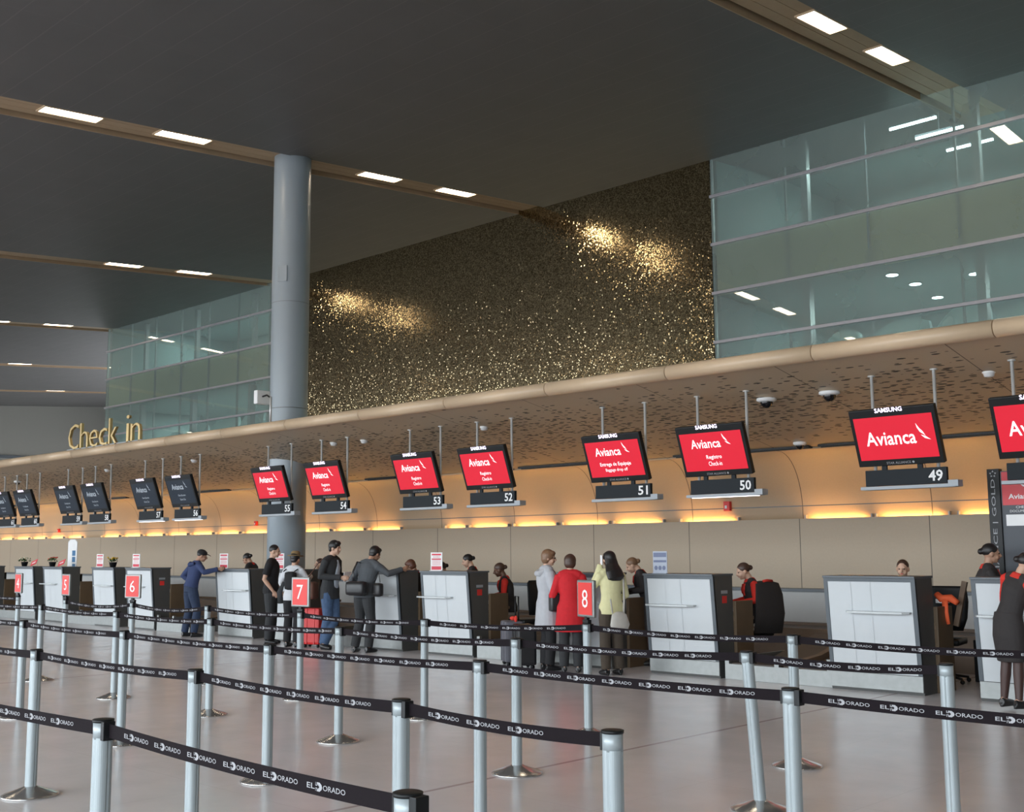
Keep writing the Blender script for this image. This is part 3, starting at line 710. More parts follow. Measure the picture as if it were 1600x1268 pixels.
def stanchion(k):
    x, y = S[k]; H = HT.get(k, .975); e = empty('stanchion', (x, y, 0))
    lean = (-.055, -.02) if k == 'D6' else (0, 0)
    bm = bmesh.new(); lathe(bm, [(.185, 0), (.187, .008), (.175, .016), (.10, .040), (.055, .058), (.041, .064)], n=40)
    for fc in bm.faces: fc.smooth = True
    finish('base', bm, M_base, e)
    bm = bmesh.new(); ring = []; n = 32
    for zz in (.06, H-.07):
        t = (zz)/H
        ring.append([bm.verts.new(((.038 if i % 8 else .034)*math.cos(2*math.pi*i/n+.2)+lean[0]*t, (.038 if i % 8 else .034)*math.sin(2*math.pi*i/n+.2)+lean[1]*t, zz)) for i in range(n)])
    for i in range(n): bm.faces.new((ring[0][i], ring[0][(i+1) % n], ring[1][(i+1) % n], ring[1][i]))
    bm.faces.new(ring[1]); finish('post', bm, M_post, e)
    cx, cy = lean
    bm = bmesh.new(); lathe(bm, [(.037, H-.075), (.038, H-.012)], cx, cy, 28, 1); lathe(bm, [(.041, H-.012), (.042, H-.002), (.036, H), (.0, H)][:3], cx, cy, 28, 0)
    nxt = LINKS.get(k); prv = [a for a, b in LINKS.items() if b == k]
    def dirn(o): d = Vector((S[o][0]-x, S[o][1]-y, 0)).normalized(); return math.atan2(d.y, d.x)
    if nxt:
        a = dirn(nxt); box(bm, .030, .058, -.024, .024, H-.078, H-.006, 0, .003, Matrix.Translation((cx, cy, 0)) @ Matrix.Rotation(a, 4, 'Z'))
    if prv:
        a = dirn(prv[0]); box(bm, .030, .045, -.02, .02, H-.075, H-.012, 0, .002, Matrix.Translation((cx, cy, 0)) @ Matrix.Rotation(a, 4, 'Z'))
    if k == 'A2': box(bm, .030, .060, -.024, .024, H-.078, H-.006, 0, .003, Matrix.Rotation(R(0), 4, 'Z'))
    finish('head', bm, [M_black, M_post], e)
    if nxt:
        l2 = (-.055, -.02) if nxt == 'D6' else (0, 0)
        a = dirn(nxt); H2 = HT.get(nxt, .975); q = S[nxt]
        p0 = (cx+.055*math.cos(a), cy+.055*math.sin(a), H-.040); p1 = (q[0]-x+l2[0]-.045*math.cos(a), q[1]-y+l2[1]-.045*math.sin(a), H2-.040)
        sg = {'A': .012, 'B': .015, 'C': .012, 'D': .02, 'E': .025}[k[0]]
        if k in ('E2', 'E3'): sg = .05
        finish('belt', belt_geo(p0, p1, sg), [M_web, M_print], e)
    if k in SIGN:
        ch, yawd = SIGN[k]; ry = Matrix.Translation((0, 0, H)) @ Matrix.Rotation(R(yawd), 4, 'Z')
        bm = bmesh.new(); box(bm, -.02, .02, -.015, .015, -.005, .06, 0, 0, ry); box(bm, -.045, .045, -.02, .02, .0, .03, 0, .004, ry); finish('sign_stem', bm, M_black, e)
        bm = bmesh.new(); box(bm, -.145, .145, -.016, .016, .05, .38, 0, .012, ry); fr = finish('sign_frame', bm, M_steel, e)
        bm = bmesh.new(); F = lambda a, b: ry @ Vector((a, -.018, b)); F3 = lambda a, b: ry @ Vector((a, -.020, b))
        rect(bm, -.12, .12, .073, .357, F, 0); put_text(bm, ch, 0, .215, None, .16, F3, 1)
        F = lambda a, b: ry @ Vector((-a, .018, b)); F3 = lambda a, b: ry @ Vector((-a, .020, b))
        rect(bm, -.12, .12, .073, .357, F, 0); put_text(bm, ch, 0, .215, None, .16, F3, 1)
        finish('sign_face', bm, [M_red, M_wht], fr)
    g = 'belt barrier posts'
    if k in LABS: lab = 'silver queue post, '+LABS[k]
    else: lab = 'silver queue post just outside the picture holding the end of a belt'
    if k in LABS: tag(e, lab, 'stanchion', g)
    else: tag(e, lab, 'stanchion', g+' outside the view')
for k in S: stanchion(k)

# ------------------------------------------------------------------ people
SKIN = dict(l=mat('skin_light', (.56, .35, .25), rough=.5, noise=.04), m=mat('skin_medium', (.42, .24, .16), rough=.5, noise=.04), d=mat('skin_dark', (.13, .062, .038), rough=.5, noise=.05))
HAIR = dict(k=mat('hair_black', (.012, .010, .010), rough=.45, noise=.3, nscale=40), b=mat('hair_brown', (.06, .03, .02), rough=.45, noise=.3, nscale=40), r=mat('hair_auburn', (.13, .05, .03), rough=.45, noise=.3, nscale=40), f=mat('hair_fair', (.20, .11, .06), rough=.45, noise=.3, nscale=40))
M_eye = mat('eye_dark', (.02, .015, .012), rough=.3); M_lip = mat('lip_red', (.40, .07, .06), rough=.5)
def cloth(name, col, n=.12): return mat(name, col, rough=.85, noise=n, nscale=18, bump=.25)
C_navy = cloth('cloth_navy', (.028, .045, .12)); C_jean = cloth('denim', (.055, .10, .19), .3); C_darkjean = cloth('dark_denim', (.020, .035, .075), .3)
C_black = cloth('cloth_black', (.012, .012, .014)); C_char = cloth('cloth_charcoal', (.030, .032, .035)); C_grey = cloth('cloth_grey', (.070, .078, .088))
C_uni = cloth('uniform_brown_grey', (.030, .026, .026)); C_scarf = cloth('scarf_red', (.62, .035, .022)); C_red = cloth('coat_red', (.56, .014, .022)); C_redshirt = cloth('shirt_red', (.66, .030, .018))
C_white = cloth('cloth_white', (.60, .62, .65), .06); C_lgrey = cloth('coat_light_grey', (.44, .45, .48), .08); C_yel = cloth('jacket_yellow', (.66, .63, .36), .08)
C_brown = cloth('trousers_brown', (.06, .045, .032)); C_leather = mat('leather_brown', (.15, .065, .045), rough=.5, noise=.25); C_blkleather = mat('leather_black', (.014, .014, .016), rough=.4)
C_straw = cloth('straw', (.22, .15, .07)); C_tight = mat('tights', (.06, .03, .025), rough=.5); C_shoe = mat('shoe_black', (.010, .010, .011), rough=.35)
C_bagw = cloth('bag_off_white', (.50, .48, .44)); C_case = cloth('luggage_grey', (.12, .12, .14)); C_shirt = cloth('shirt_pale', (.38, .42, .48)); C_purple = cloth('cloth_plum', (.14, .03, .08))

def remesh(name, bm, material, voxel, parent, smooth=4):
    me = bpy.data.meshes.new(name)
    bmesh.ops.recalc_face_normals(bm, faces=bm.faces); bm.to_mesh(me); bm.free()
    o = bpy.data.objects.new('tmp', me); COL.objects.link(o)
    m = o.modifiers.new('r', 'REMESH'); m.mode = 'VOXEL'; m.voxel_size = voxel; m.use_smooth_shade = True
    if smooth: q = o.modifiers.new('s', 'SMOOTH'); q.factor = .5; q.iterations = smooth
    dg = bpy.context.evaluated_depsgraph_get(); dg.update()
    m2 = bpy.data.meshes.new_from_object(o.evaluated_get(dg)); m2.name = name
    bpy.data.objects.remove(o); bpy.data.meshes.remove(me)
    m2.materials.clear()
    m2.materials.append(material)
    for p in m2.polygons: p.use_smooth = True
    ob = bpy.data.objects.new(name, m2); COL.objects.link(ob)
    if parent is not None: ob.parent = parent
    return ob

class Pose: pass
def make_person(x, y, H, head, label, skin='l', hair=('k', 'short'), lean=(0, 0), look=(0, 0), armL=None, armR=None, legL=None, legR=None, seat=False, seat_up=.12,
                top=None, sleeve=None, sleeve_to=1.0, hem=.88, vest=None, bottom=('trousers', None), coat=False, scarf=None, shoes=C_shoe, extras=(), female=False, fist=False):
    """local frame: the person looks along +y, +x is the person's right. lean=(forward, to the right) degrees; look=(turn right, down) degrees"""
    s = H/1.75; dz = 0.
    if seat: s = .93; dz = .60+seat_up-.97*s
    P = Pose(); wd = .93 if female else 1.
    T0 = Matrix.Translation((0, 0, .97)); U = T0 @ Matrix.Rotation(R(-lean[0]), 4, 'X') @ Matrix.Rotation(R(lean[1]), 4, 'Y') @ T0.inverted()
    def up(p): return U @ Vector(p)
    ux = (U.to_3x3() @ Vector((1, 0, 0))); uz = (U.to_3x3() @ Vector((0, 0, 1))); uy = (U.to_3x3() @ Vector((0, 1, 0)))
    sh = {-1: up((-.175*wd, -.01, 1.42)), 1: up((.175*wd, -.01, 1.42))}
    arm = {}
    for sd, a in ((-1, armL), (1, armR)):
        if a is None: a = ((.235*wd*sd, -.03, 1.14), (.245*wd*sd, .05, .88))
        arm[sd] = (Vector(a[0]), Vector(a[1]))
    leg = {}
    for sd, l in ((-1, legL), (1, legR)):
        if l is None: l = ((.10*sd, .02, .50), (.105*sd, -.01, .085), (.03*sd, 1.))
        if seat: l = ((.10*sd, .42, .93), (.11*sd, .44, .50+0), (.03*sd, 1.)); 
        leg[sd] = [Vector(l[0]), Vector(l[1]), Vector((l[2][0], l[2][1], 0)).normalized()]
    neck0 = up((0, -.012, 1.47)); hc = up((0, .022, 1.635)); 
    HR = (Matrix.Rotation(R(-look[0]), 3, 'Z') @ Matrix.Rotation(R(-look[1]), 3, 'X'))
    base = up((0, 0, 1.54)); hc = base + HR @ (hc-base)
    def hp(a, b, c): return hc + HR @ Vector((a, b, c))
    def limb_arm(bm, sd, infl=0., to=1.0, hand=True):
        e, w_ = arm[sd]; S0 = sh[sd]; n = 10
        pts = [S0-ux*sd*.03+uz*.0, S0+ux*sd*.012-uz*.02, S0.lerp(e, .35), S0.lerp(e, .75), e]; rr = [.050, .054, .048, .042, .040]
        if to > .5:
            for t, q in ((.3, .040), (.7, .032), (1., .026)):
                if (t+1)/2 <= to+.01: pts.append(e.lerp(w_, t)); rr.append(q)
        else: pts = pts[:4]; rr = rr[:4]
        k = 1.0 if not female else .9
        tube(bm, pts, [q*k+infl*(1+.5*(i == len(rr)-1)) for i, q in enumerate(rr)], n=n)
        if hand:
            d = (w_-e).normalized(); sidev = Vector((0, 0, 1)) if abs(d.z) < .8 else Vector((0, 1, 0))
            q = (sidev-d*sidev.dot(d)).normalized(); nn = d.cross(q)*sd
            c0 = w_+d*.01; tube(bm, [w_-d*.01, w_+d*.035, w_+d*.085], [(.024, .018), (.038, .015), (.040, .013)], side=q, n=8)
            curl = nn*(-1)
            for i, (o_, L) in enumerate(((-.030, .062), (-.010, .072), (.010, .068), (.029, .052))):
                a0 = w_+d*.078+q*o_; b0 = a0+d*L*.5+curl*L*.12; c1 = b0+d*L*.32+curl*L*.42
                tube(bm, [a0, b0, c1], [.0095, .0088, .0078], n=6)
            t0 = w_+d*.03-q*.030; tube(bm, [t0, t0-q*.022+d*.03+curl*.012, t0-q*.018+d*.058+curl*.028], [.012, .010, .0085], n=6)
    def torso(bm, infl=0., z0=.90, z1=1.47, flare=0., shoulders=True):
        prof = [(.88, .165, .115), (.97, .168, .118), (1.05, .150, .105), (1.14, .140, .098), (1.25, .155, .110), (1.34, .168, .115), (1.41, .150, .098), (1.46, .085, .070)]
        if female: prof = [(z, a*(.99 if z < 1.0 else .90), b*(1.0 if z != 1.34 and z != 1.25 else 1.10)) for z, a, b in prof]
        pts, rr = [], []
        for z, a, b in prof:
            if z < z0-.001 or z > z1+.001: continue
            fl = flare*max(0., (1.05-z)); pts.append(up((0, 0, z)) if z > .97 else Vector((0, 0, z))); rr.append((a+infl+fl, b+infl+fl*.8))
        if z0 < .88:
            pts.insert(0, Vector((0, .0, z0))); rr.insert(0, (.165+infl+flare*(1.05-z0), .115+infl+flare*(1.05-z0)*.8))
        tube(bm, pts, rr, side=(1, 0, 0), n=18)
        if shoulders and z1 > 1.4:
            tube(bm, [sh[-1]-ux*.02*-1, up((-.08, -.01, 1.445)), up((0, -.01, 1.455)), up((.08, -.01, 1.445)), sh[1]-ux*.02], [.048+infl, .052+infl, .050+infl, .052+infl, .048+infl], side=(0, 1, 0), n=10)
    def legs(bm, infl=0., to=1.0, feet=True, widen=0.):
        for sd in (-1, 1):
            k, a, t = leg[sd]; h0 = Vector((.088*sd, 0, .93))
            if seat: h0 = Vector((.088*sd, .02, .95))
            pts = [h0+Vector((0, 0, .04)), h0.lerp(k, .3), h0.lerp(k, .7), k, k.lerp(a, .3), k.lerp(a, .7), a]
            rr = [.088, .086, .066, .055, .055, .044, .036]
            m_ = 7 if to >= 1 else 4
            tube(bm, pts[:m_], [q+infl+widen*(i/6) for i, q in enumerate(rr[:m_])], n=12)
            if feet: foot(bm, sd, 0)
    def foot(bm, sd, infl=0.):
        k, a, t = leg[sd]; a = a.copy(); dn = Vector((0, 0, -1))
        tube(bm, [a-t*.055+dn*.030, a-t*.02+dn*.035, a+t*.06+dn*.045, a+t*.13+dn*.052, a+t*.175+dn*.056], [(.030+infl, .045), (.036+infl, .045+infl), (.042+infl, .036+infl), (.042+infl, .028+infl), (.026+infl, .018+infl)], side=t.cross(dn), n=10)
    # --- body
    bm = bmesh.new(); torso(bm); legs(bm)
    for sd in (-1, 1): limb_arm(bm, sd)
    tube(bm, [neck0-uz*.02, base+uz*.0, hp(0, -.02, -.03)], [.056, .050, .052], n=12)
    ell(bm, hp(0, -.012, .018), (.074, .092, .095), HR, 16); ell(bm, hp(0, .020, -.030), (.060, .070, .080), HR, 14); ell(bm, hp(0, .052, -.083), (.030, .030, .026), HR, 10)
    tube(bm, [hp(0, .086, .012), hp(0, .108, -.022), hp(0, .092, -.034)], [.010, .015, .012], n=8)
    for sd in (-1, 1):
        ell(bm, hp(.075*sd, -.008, -.012), (.012, .022, .032), HR, 8); ell(bm, hp(.036*sd, .060, -.040), (.024, .022, .026), HR, 8)
        ell(bm, hp(.030*sd, .076, .022), (.022, .010, .008), HR, 8)
    bmesh.ops.transform(bm, matrix=Matrix.Translation((0, 0, dz/s)), verts=bm.verts)
    body = remesh('person', bm, SKIN[skin], .0085, None, 2)
    body.location = (x, y, 0); body.rotation_euler = (0, 0, R(head)); body.scale = (s, s, s)
    off = Matrix.Translation((0, 0, dz/s))
    def part(name, bm, m, vox=.012, sm=3, r=True):
        bmesh.ops.transform(bm, matrix=off, verts=bm.verts)
        return remesh(name, bm, m, vox, body, sm) if r else finish(name, bm, m, body, True)
    # --- face
    for sd in (-1, 1):
        bm = bmesh.new(); ell(bm, hp(.030*sd, .079, .006), (.013, .008, .007), HR, 10); part('eye', bm, M_eye, r=False)
    bm = bmesh.new(); ell(bm, hp(0, .088, -.056), (.022, .007, .006), HR, 10); part('mouth', bm, M_lip, r=False)
    # --- hair
    hk, style = hair; bm = bmesh.new()
    if style == 'short': ell(bm, hp(0, -.022, .036), (.082, .094, .090), HR, 18); ell(bm, hp(0, .030, .078), (.062, .052, .034), HR, 12)
    elif style == 'buzz': ell(bm, hp(0, -.020, .032), (.078, .092, .088), HR, 18)
    elif style == 'full': ell(bm, hp(0, -.022, .038), (.090, .100, .096), HR, 18); ell(bm, hp(0, .035, .082), (.070, .056, .040), HR, 12); ell(bm, hp(0, -.06, -.02), (.070, .050, .06), HR, 12)
    elif style == 'bob': ell(bm, hp(0, -.022, .030), (.094, .104, .100), HR, 18); ell(bm, hp(0, -.04, -.02), (.092, .078, .085), HR, 14); ell(bm, hp(0, .035, .075), (.072, .055, .038), HR, 12)
    elif style == 'bun': ell(bm, hp(0, -.024, .034), (.082, .096, .088), HR, 18); ell(bm, hp(0, .008, .068), (.060, .056, .036), HR, 12); ell(bm, hp(0, -.125, .010), (.040, .036, .038), HR, 12)
    elif style == 'long':
        ell(bm, hp(0, -.022, .036), (.092, .104, .096), HR, 18); ell(bm, hp(0, .030, .078), (.07, .056, .036), HR, 12)
        tube(bm, [hp(0, -.04, .04), hp(0, -.075, -.08), up((0, -.12, 1.46)), up((.02, -.145, 1.37)), up((.02, -.145, 1.33))], [(.090, .065), (.105, .068), (.135, .062), (.14, .05), (.07, .03)], side=ux, n=14)
    part('hair', bm, HAIR[hk], .009, 2)
    # --- clothes
    if bottom[0] == 'trousers':
        bm = bmesh.new(); legs(bm, .014, feet=False, widen=.022); torso(bm, .010, .88, 1.05, shoulders=False) if not seat else tube(bm, [(0, 0, .89), (0, 0, 1.05)], [(.178, .128), (.165, .118)], side=(1, 0, 0), n=16)
        part('trousers', bm, bottom[1] or C_char)
    elif bottom[0] == 'skirt':
        bm = bmesh.new()
        if seat: legs(bm, .02, to=.5, feet=False)
        else: tube(bm, [(0, 0, 1.06), (0, 0, .95), (0, .0, .80), (0, .01, .62), (0, .01, .52)], [(.160, .112), (.182, .132), (.195, .138), (.180, .125), (.165, .115)], side=(1, 0, 0), n=20)
        part('skirt', bm, bottom[1] or C_char)
        bm = bmesh.new(); legs(bm, .003, feet=False); part('tights', bm, C_tight, .010, 2)
    if top:
        nm, m = top; bm = bmesh.new(); inf = .034 if coat else (.013 if sleeve is not None else .022)
        torso(bm, inf, hem, 1.47, flare=.10 if coat else .03)
        part_name = nm
        if sleeve is None:
            for sd in (-1, 1): limb_arm(bm, sd, inf*.75, sleeve_to, hand=False)
        part(part_name, bm, m)
        if sleeve is not None:
            for sd in (-1, 1):
                bm = bmesh.new(); limb_arm(bm, sd, .014, 1., hand=False); part('sleeve', bm, sleeve, .010)
        if not coat:
            pass
        bm = bmesh.new(); tube(bm, [neck0-uz*.03, neck0+uz*.035], [(.072, .072), (.062, .062)], side=ux, n=14); part('collar', bm, m if scarf is None else scarf, .008)
    if scarf:
        bm = bmesh.new(); tube(bm, [neck0-uz*.028, neck0+uz*.03], [(.100, .096), (.070, .070)], side=ux, n=14)
        tube(bm, [up((0, .085, 1.44)), up((-.02, .125, 1.36)), up((-.03, .13, 1.28))], [(.060, .028), (.050, .024), (.025, .016)], side=ux, n=8); tube(bm, [up((0.02, .085, 1.44)), up((.035, .125, 1.37)), up((.05, .128, 1.31))], [(.035, .02), (.03, .018), (.016, .012)], side=ux, n=8)
        part('scarf', bm, scarf, .008)
    for sd in (-1, 1):
        bm = bmesh.new(); foot(bm, sd, .008)
        k, a, t = leg[sd]; tube(bm, [a-t*.045+Vector((0, 0, -.085)), a-t*.045+Vector((0, 0, -.05))], .022, n=8)
        part('shoe', bm, shoes, .008, 1)
    P.up, P.hp, P.part, P.HR, P.body, P.ux, P.uy, P.uz, P.arm, P.s, P.sh = up, hp, part, HR, body, ux, uy, uz, arm, s, sh
    tag(body, label, 'person')
    return P
def world_of(P, v): 
    return Matrix.Translation(P.body.location) @ Euler(P.body.rotation_euler).to_matrix().to_4x4() @ Matrix.Diagonal((P.s, P.s, P.s, 1)) @ Vector(v)
def held(name, P, bm, mats, label, cat, smooth=True, group=None):
    """a carried thing: its own object placed where the carrier holds it"""
    o = finish(name, bm, mats, None, smooth); o.location = P.body.location; o.rotation_euler = P.body.rotation_euler; o.scale = (P.s,)*3
    return tag(o, label, cat, group)

# P1: man in blue jacket and cap, leaning on counter 55
P = make_person(-20.12, 11.93, 1.70, -8, 'person in navy jacket and black cap leaning an arm on a counter', 'm', ('k', 'short'), lean=(14, 3), look=(25, 18),
    armR=((.40, .10, 1.27), (.52, .34, 1.33)), armL=((-.42, .0, 1.19), (-.25, .16, 1.06)), legL=((-.13, .03, .50), (-.17, -.03, .085), (-.1, 1)), legR=((.12, .10, .50), (.14, .03, .085), (.2, 1)),
    top=('jacket', C_navy), hem=.90, bottom=('trousers', C_darkjean))
bm = bmesh.new(); ell(bm, P.hp(0, -.02, .055), (.090, .102, .075), P.HR, 18); tube(bm, [P.hp(0, .05, .060), P.hp(0, .11, .058), P.hp(0, .165, .045)], [(.066, .010), (.070, .008), (.045, .006)], side=P.HR @ Vector((1, 0, 0)), n=12)
P.part('cap', bm, C_black, .007, 1)
bm = bmesh.new(); tube(bm, [P.up((-.10, -.10, 1.44)), P.up((0, -.15, 1.40)), P.up((.10, -.10, 1.44))], [.035, .05, .035], n=10); P.part('hood', bm, C_navy, .01)

def agent(x, y, H, head, label, skin='l', hair=('k', 'bun'), seat=False, lean=(10, 0), look=(0, 22), redsleeve=False, arms=None, **kw):
    a = arms or (((-.22, .10, 1.18), (-.12, .34, 1.14)), ((.22, .10, 1.18), (.12, .34, 1.14)))
    return make_person(x, y, H, head, label, skin, hair, lean=lean, look=look, armL=a[0], armR=a[1], seat=seat, female=True,
        top=('waistcoat' if redsleeve else 'jacket', C_uni), sleeve=C_redshirt if redsleeve else None, scarf=C_scarf, bottom=('skirt', C_uni), **kw)
agent(-20.05, 13.35, 1.64, 118, 'airline agent with dark bun and red scarf behind the counter of the man in blue', 'm', lean=(14, 0), look=(8, 30))
agent(-17.66, 13.3, 1.50, 165, 'airline agent with light face and red collar, half hidden beside the straw hat person', 'l', ('b', 'bun'), look=(0, 5))
agent(-15.05, 13.35, 1.50, 120, 'airline agent with short auburn hair behind the counter the man in grey leans on', 'm', ('r', 'bob'), lean=(12, 0), look=(0, 28))
agent(-14.93, 13.95, 1.40, 150, 'agent whose head just shows beside the red notice on a counter', 'm', ('k', 'bun'), seat=True)
agent(-13.72, 13.42, 1.58, 132, 'standing airline agent with black bun looking down behind counter 52', 'l', ('k', 'bun'), look=(0, 20))
agent(-12.98, 13.45, 1.45, 132, 'seated dark-skinned airline agent with red sleeves and grey waistcoat', 'd', ('b', 'bun'), seat=True, lean=(12, 0), look=(0, 20), redsleeve=True)
agent(-10.02, 13.25, 1.57, 128, 'airline agent with fair tied hair leaning forward between the women and counter 50', 'l', ('f', 'bun'), lean=(20, 0), look=(0, 30))
agent(-8.45, 13.55, 1.45, 140, 'seated airline agent with glasses, red sleeves and waistcoat beside counter 50', 'l', ('b', 'bun'), seat=True, lean=(14, 0), look=(0, 20), redsleeve=True, seat_up=.14)
agent(-6.38, 13.55, 1.47, 196, 'smiling agent whose head shows above counter 49', 'l', ('b', 'buzz'), seat=True, seat_up=.15, lean=(2, 0), look=(0, 8))
agent(-5.26, 13.25, 1.66, -60, 'airline agent with black bun and dark jacket seen in profile before the dark totem', 'm', ('k', 'bun'), lean=(4, 0), look=(0, 6))

# P3 black T-shirt
P = make_person(-17.42, 11.93, 1.745, -48, 'person in a black T-shirt with cropped hair and hand in pocket, seen in profile', 'l', ('k', 'buzz'), lean=(2, 0), look=(0, 8),
    armR=((.26, -.06, 1.14), (.20, .09, .93)), armL=((-.26, -.02, 1.14), (-.20, .12, .93)), top=('t_shirt', C_black), sleeve_to=.45, bottom=('trousers', C_char))
# P4 straw hat
P = make_person(-16.62, 11.83, 1.60, 22, 'person in a straw hat and white top with a dark backpack, seen from behind', 'l', ('k', 'full'), lean=(4, 0), look=(0, 5),
    armR=((.30, .04, 1.24), (.20, .30, 1.30)), armL=((-.30, .04, 1.20), (-.20, .26, 1.20)), top=('jacket', C_white), hem=.86, bottom=('trousers', C_black), female=True)
bm = bmesh.new(); lathe(bm, [(.155, .0), (.150, .012), (.088, .014), (.086, .07), (.060, .098), (.02, .10)], n=24)
bmesh.ops.transform(bm, matrix=Matrix.Translation(P.hp(0, -.01, .055)) @ P.HR.to_4x4(), verts=bm.verts); P.part('straw_hat', bm, C_straw, r=False)
bm = bmesh.new(); box(bm, -.03, .19, -.28, -.14, 1.06, 1.40, 0, .06, None); tube(bm, [(-.12, -.14, 1.40), (-.13, .02, 1.47), (-.12, .15, 1.38), (-.13, .13, 1.2)], [(.02, .006)]*4, n=6); tube(bm, [(.12, -.14, 1.40), (.13, .02, 1.47), (.12, .15, 1.38), (.13, .13, 1.2)], [(.02, .006)]*4, n=6)
held('backpack', P, bm, C_black, 'dark backpack on the straw hat person', 'backpack')
bm = bmesh.new(); tube(bm, [(-.27, .02, .80), (-.28, -.02, 1.0), (-.18, -.03, 1.2)], [(.07, .03), (.06, .03), (.03, .02)], n=8)
held('folded_coat', P, bm, C_char, 'dark folded coat hanging at the straw hat person\'s side', 'coat')
# P6 leather jacket man, ankles crossed
P = make_person(-15.80, 12.0, 1.80, -70, 'person in an open dark jacket and blue jeans with crossed legs, holding papers', 'l', ('k', 'full'), lean=(5, 0), look=(-6, 6),
    armR=((.27, -.02, 1.17), (.14, .30, 1.15)), armL=((-.27, .0, 1.17), (-.10, .32, 1.17)), legL=((-.02, .10, .50), (.16, .0, .085), (.3, 1)), legR=((.10, .03, .50), (.02, -.10, .085), (.2, 1)),
    top=('jacket', C_char), hem=.80, bottom=('trousers', C_jean))
bm = bmesh.new(); tube(bm, [P.up((0, .105, .98)), P.up((0, .110, 1.15)), P.up((0, .125, 1.32)), P.up((0, .085, 1.44))], [(.075, .035), (.07, .035), (.06, .03), (.03, .03)], side=(1, 0, 0), n=10); P.part('shirt', bm, C_shirt, .01)
bm = bmesh.new(); box(bm, -.10, .12, .34, .345, 1.08, 1.24, 0, 0, None); held('paper', P, bm, M_wht, 'white papers in the hands of the man in jeans', 'paper', False)
bm = bmesh.new(); box(bm, .02, .24, -.46, -.18, .80, 1.08, 0, .05); tube(bm, [(.12, -.40, 1.07), (.12, -.26, 1.25), (.12, -.14, 1.40), (.10, -.03, 1.49), (.06, .10, 1.40)], [(.014, .005)]*5, n=6)
held('shoulder_bag', P, bm, C_leather, 'brown leather shoulder bag beside the man in jeans', 'bag')
# P7 grey jacket man
P = make_person(-14.80, 11.93, 1.735, 12, 'person in grey jacket with black messenger bag, leaning on counter 53', 'm', ('k', 'full'), lean=(14, 4), look=(10, 22),
    armR=((.38, .14, 1.26), (.50, .36, 1.33)), armL=((-.30, .04, 1.16), (-.24, .22, .98)), legL=((-.11, .04, .50), (-.16, -.03, .085), (-.3, 1)), legR=((.10, .06, .50), (.10, .0, .085), (.2, 1)),
    top=('jacket', C_grey), hem=.88, bottom=('trousers', C_char))
bm = bmesh.new(); box(bm, -.16, .22, -.31, -.15, .92, 1.15, 0, .06); tube(bm, [(-.10, -.16, 1.15), (-.13, -.13, 1.30), (-.13, -.02, 1.46), (-.10, .10, 1.42)], [(.022, .006)]*4, n=6)
held('messenger_bag', P, bm, C_blkleather, 'black messenger bag on the back of the man in grey', 'bag')
bm = bmesh.new(); box(bm, .24, .42, -.12, .0, .90, 1.12, 0, .05); tube(bm, [(.25, -.06, 1.13), (.30, .0, 1.28), (.38, -.06, 1.13)], .008, n=6); held('handbag', P, bm, C_blkleather, 'small black bag hanging on the right side of the man in grey', 'bag')
# P12 white coat woman
P = make_person(-10.68, 11.80, 1.62, -28, 'person in a long light grey hooded coat and glasses, turning to the right', 'l', ('f', 'bob'), lean=(0, 0), look=(28, 8), female=True,
    armR=((.25, .02, 1.13), (.22, .20, 1.02)), armL=((-.24, .02, 1.13), (-.16, .18, 1.02)), top=('coat', C_lgrey), coat=True, hem=.58, bottom=('trousers', C_black))
bm = bmesh.new(); tube(bm, [P.up((-.10, -.06, 1.45)), P.up((-.06, -.13, 1.40)), P.up((.06, -.13, 1.40)), P.up((.10, -.06, 1.45))], [.035, .05, .05, .035], n=10); P.part('hood', bm, C_lgrey, .01)
bm = bmesh.new()
for sd in (-1, 1):
    c = [P.hp(.031*sd+.020*math.cos(R(a)), .093, .006+.014*math.sin(R(a))) for a in range(0, 361, 40)]; tube(bm, c, .0022, n=5, cap=False)
    tube(bm, [P.hp(.052*sd, .090, .008), P.hp(.078*sd, .0, .008)], .002, n=5)
tube(bm, [P.hp(-.012, .094, .008), P.hp(.012, .094, .008)], .002, n=5)
P.part('glasses', bm, M_black, r=False)
bm = bmesh.new(); box(bm, .20, .34, -.06, .14, .86, 1.12, 0, .03); tube(bm, [(.26, -.03, 1.12), (.20, 0, 1.30), (.18, .02, 1.46), (.22, .08, 1.30), (.28, .08, 1.12)], .008, n=6); held('handbag', P, bm, C_blkleather, 'black handbag between the grey coat woman and the red coat woman', 'bag')
# P13 red coat
P = make_person(-10.26, 11.80, 1.555, 38, 'person in a bright red coat with short dark brown hair, seen from behind', 'l', ('b', 'bob'), look=(0, 8), female=True, lean=(2, 0),
    armR=((.27, .02, 1.14), (.20, .22, 1.08)), armL=((-.27, .0, 1.13), (-.20, .20, 1.02)), top=('coat', C_red), coat=True, hem=.60, bottom=('trousers', C_char))
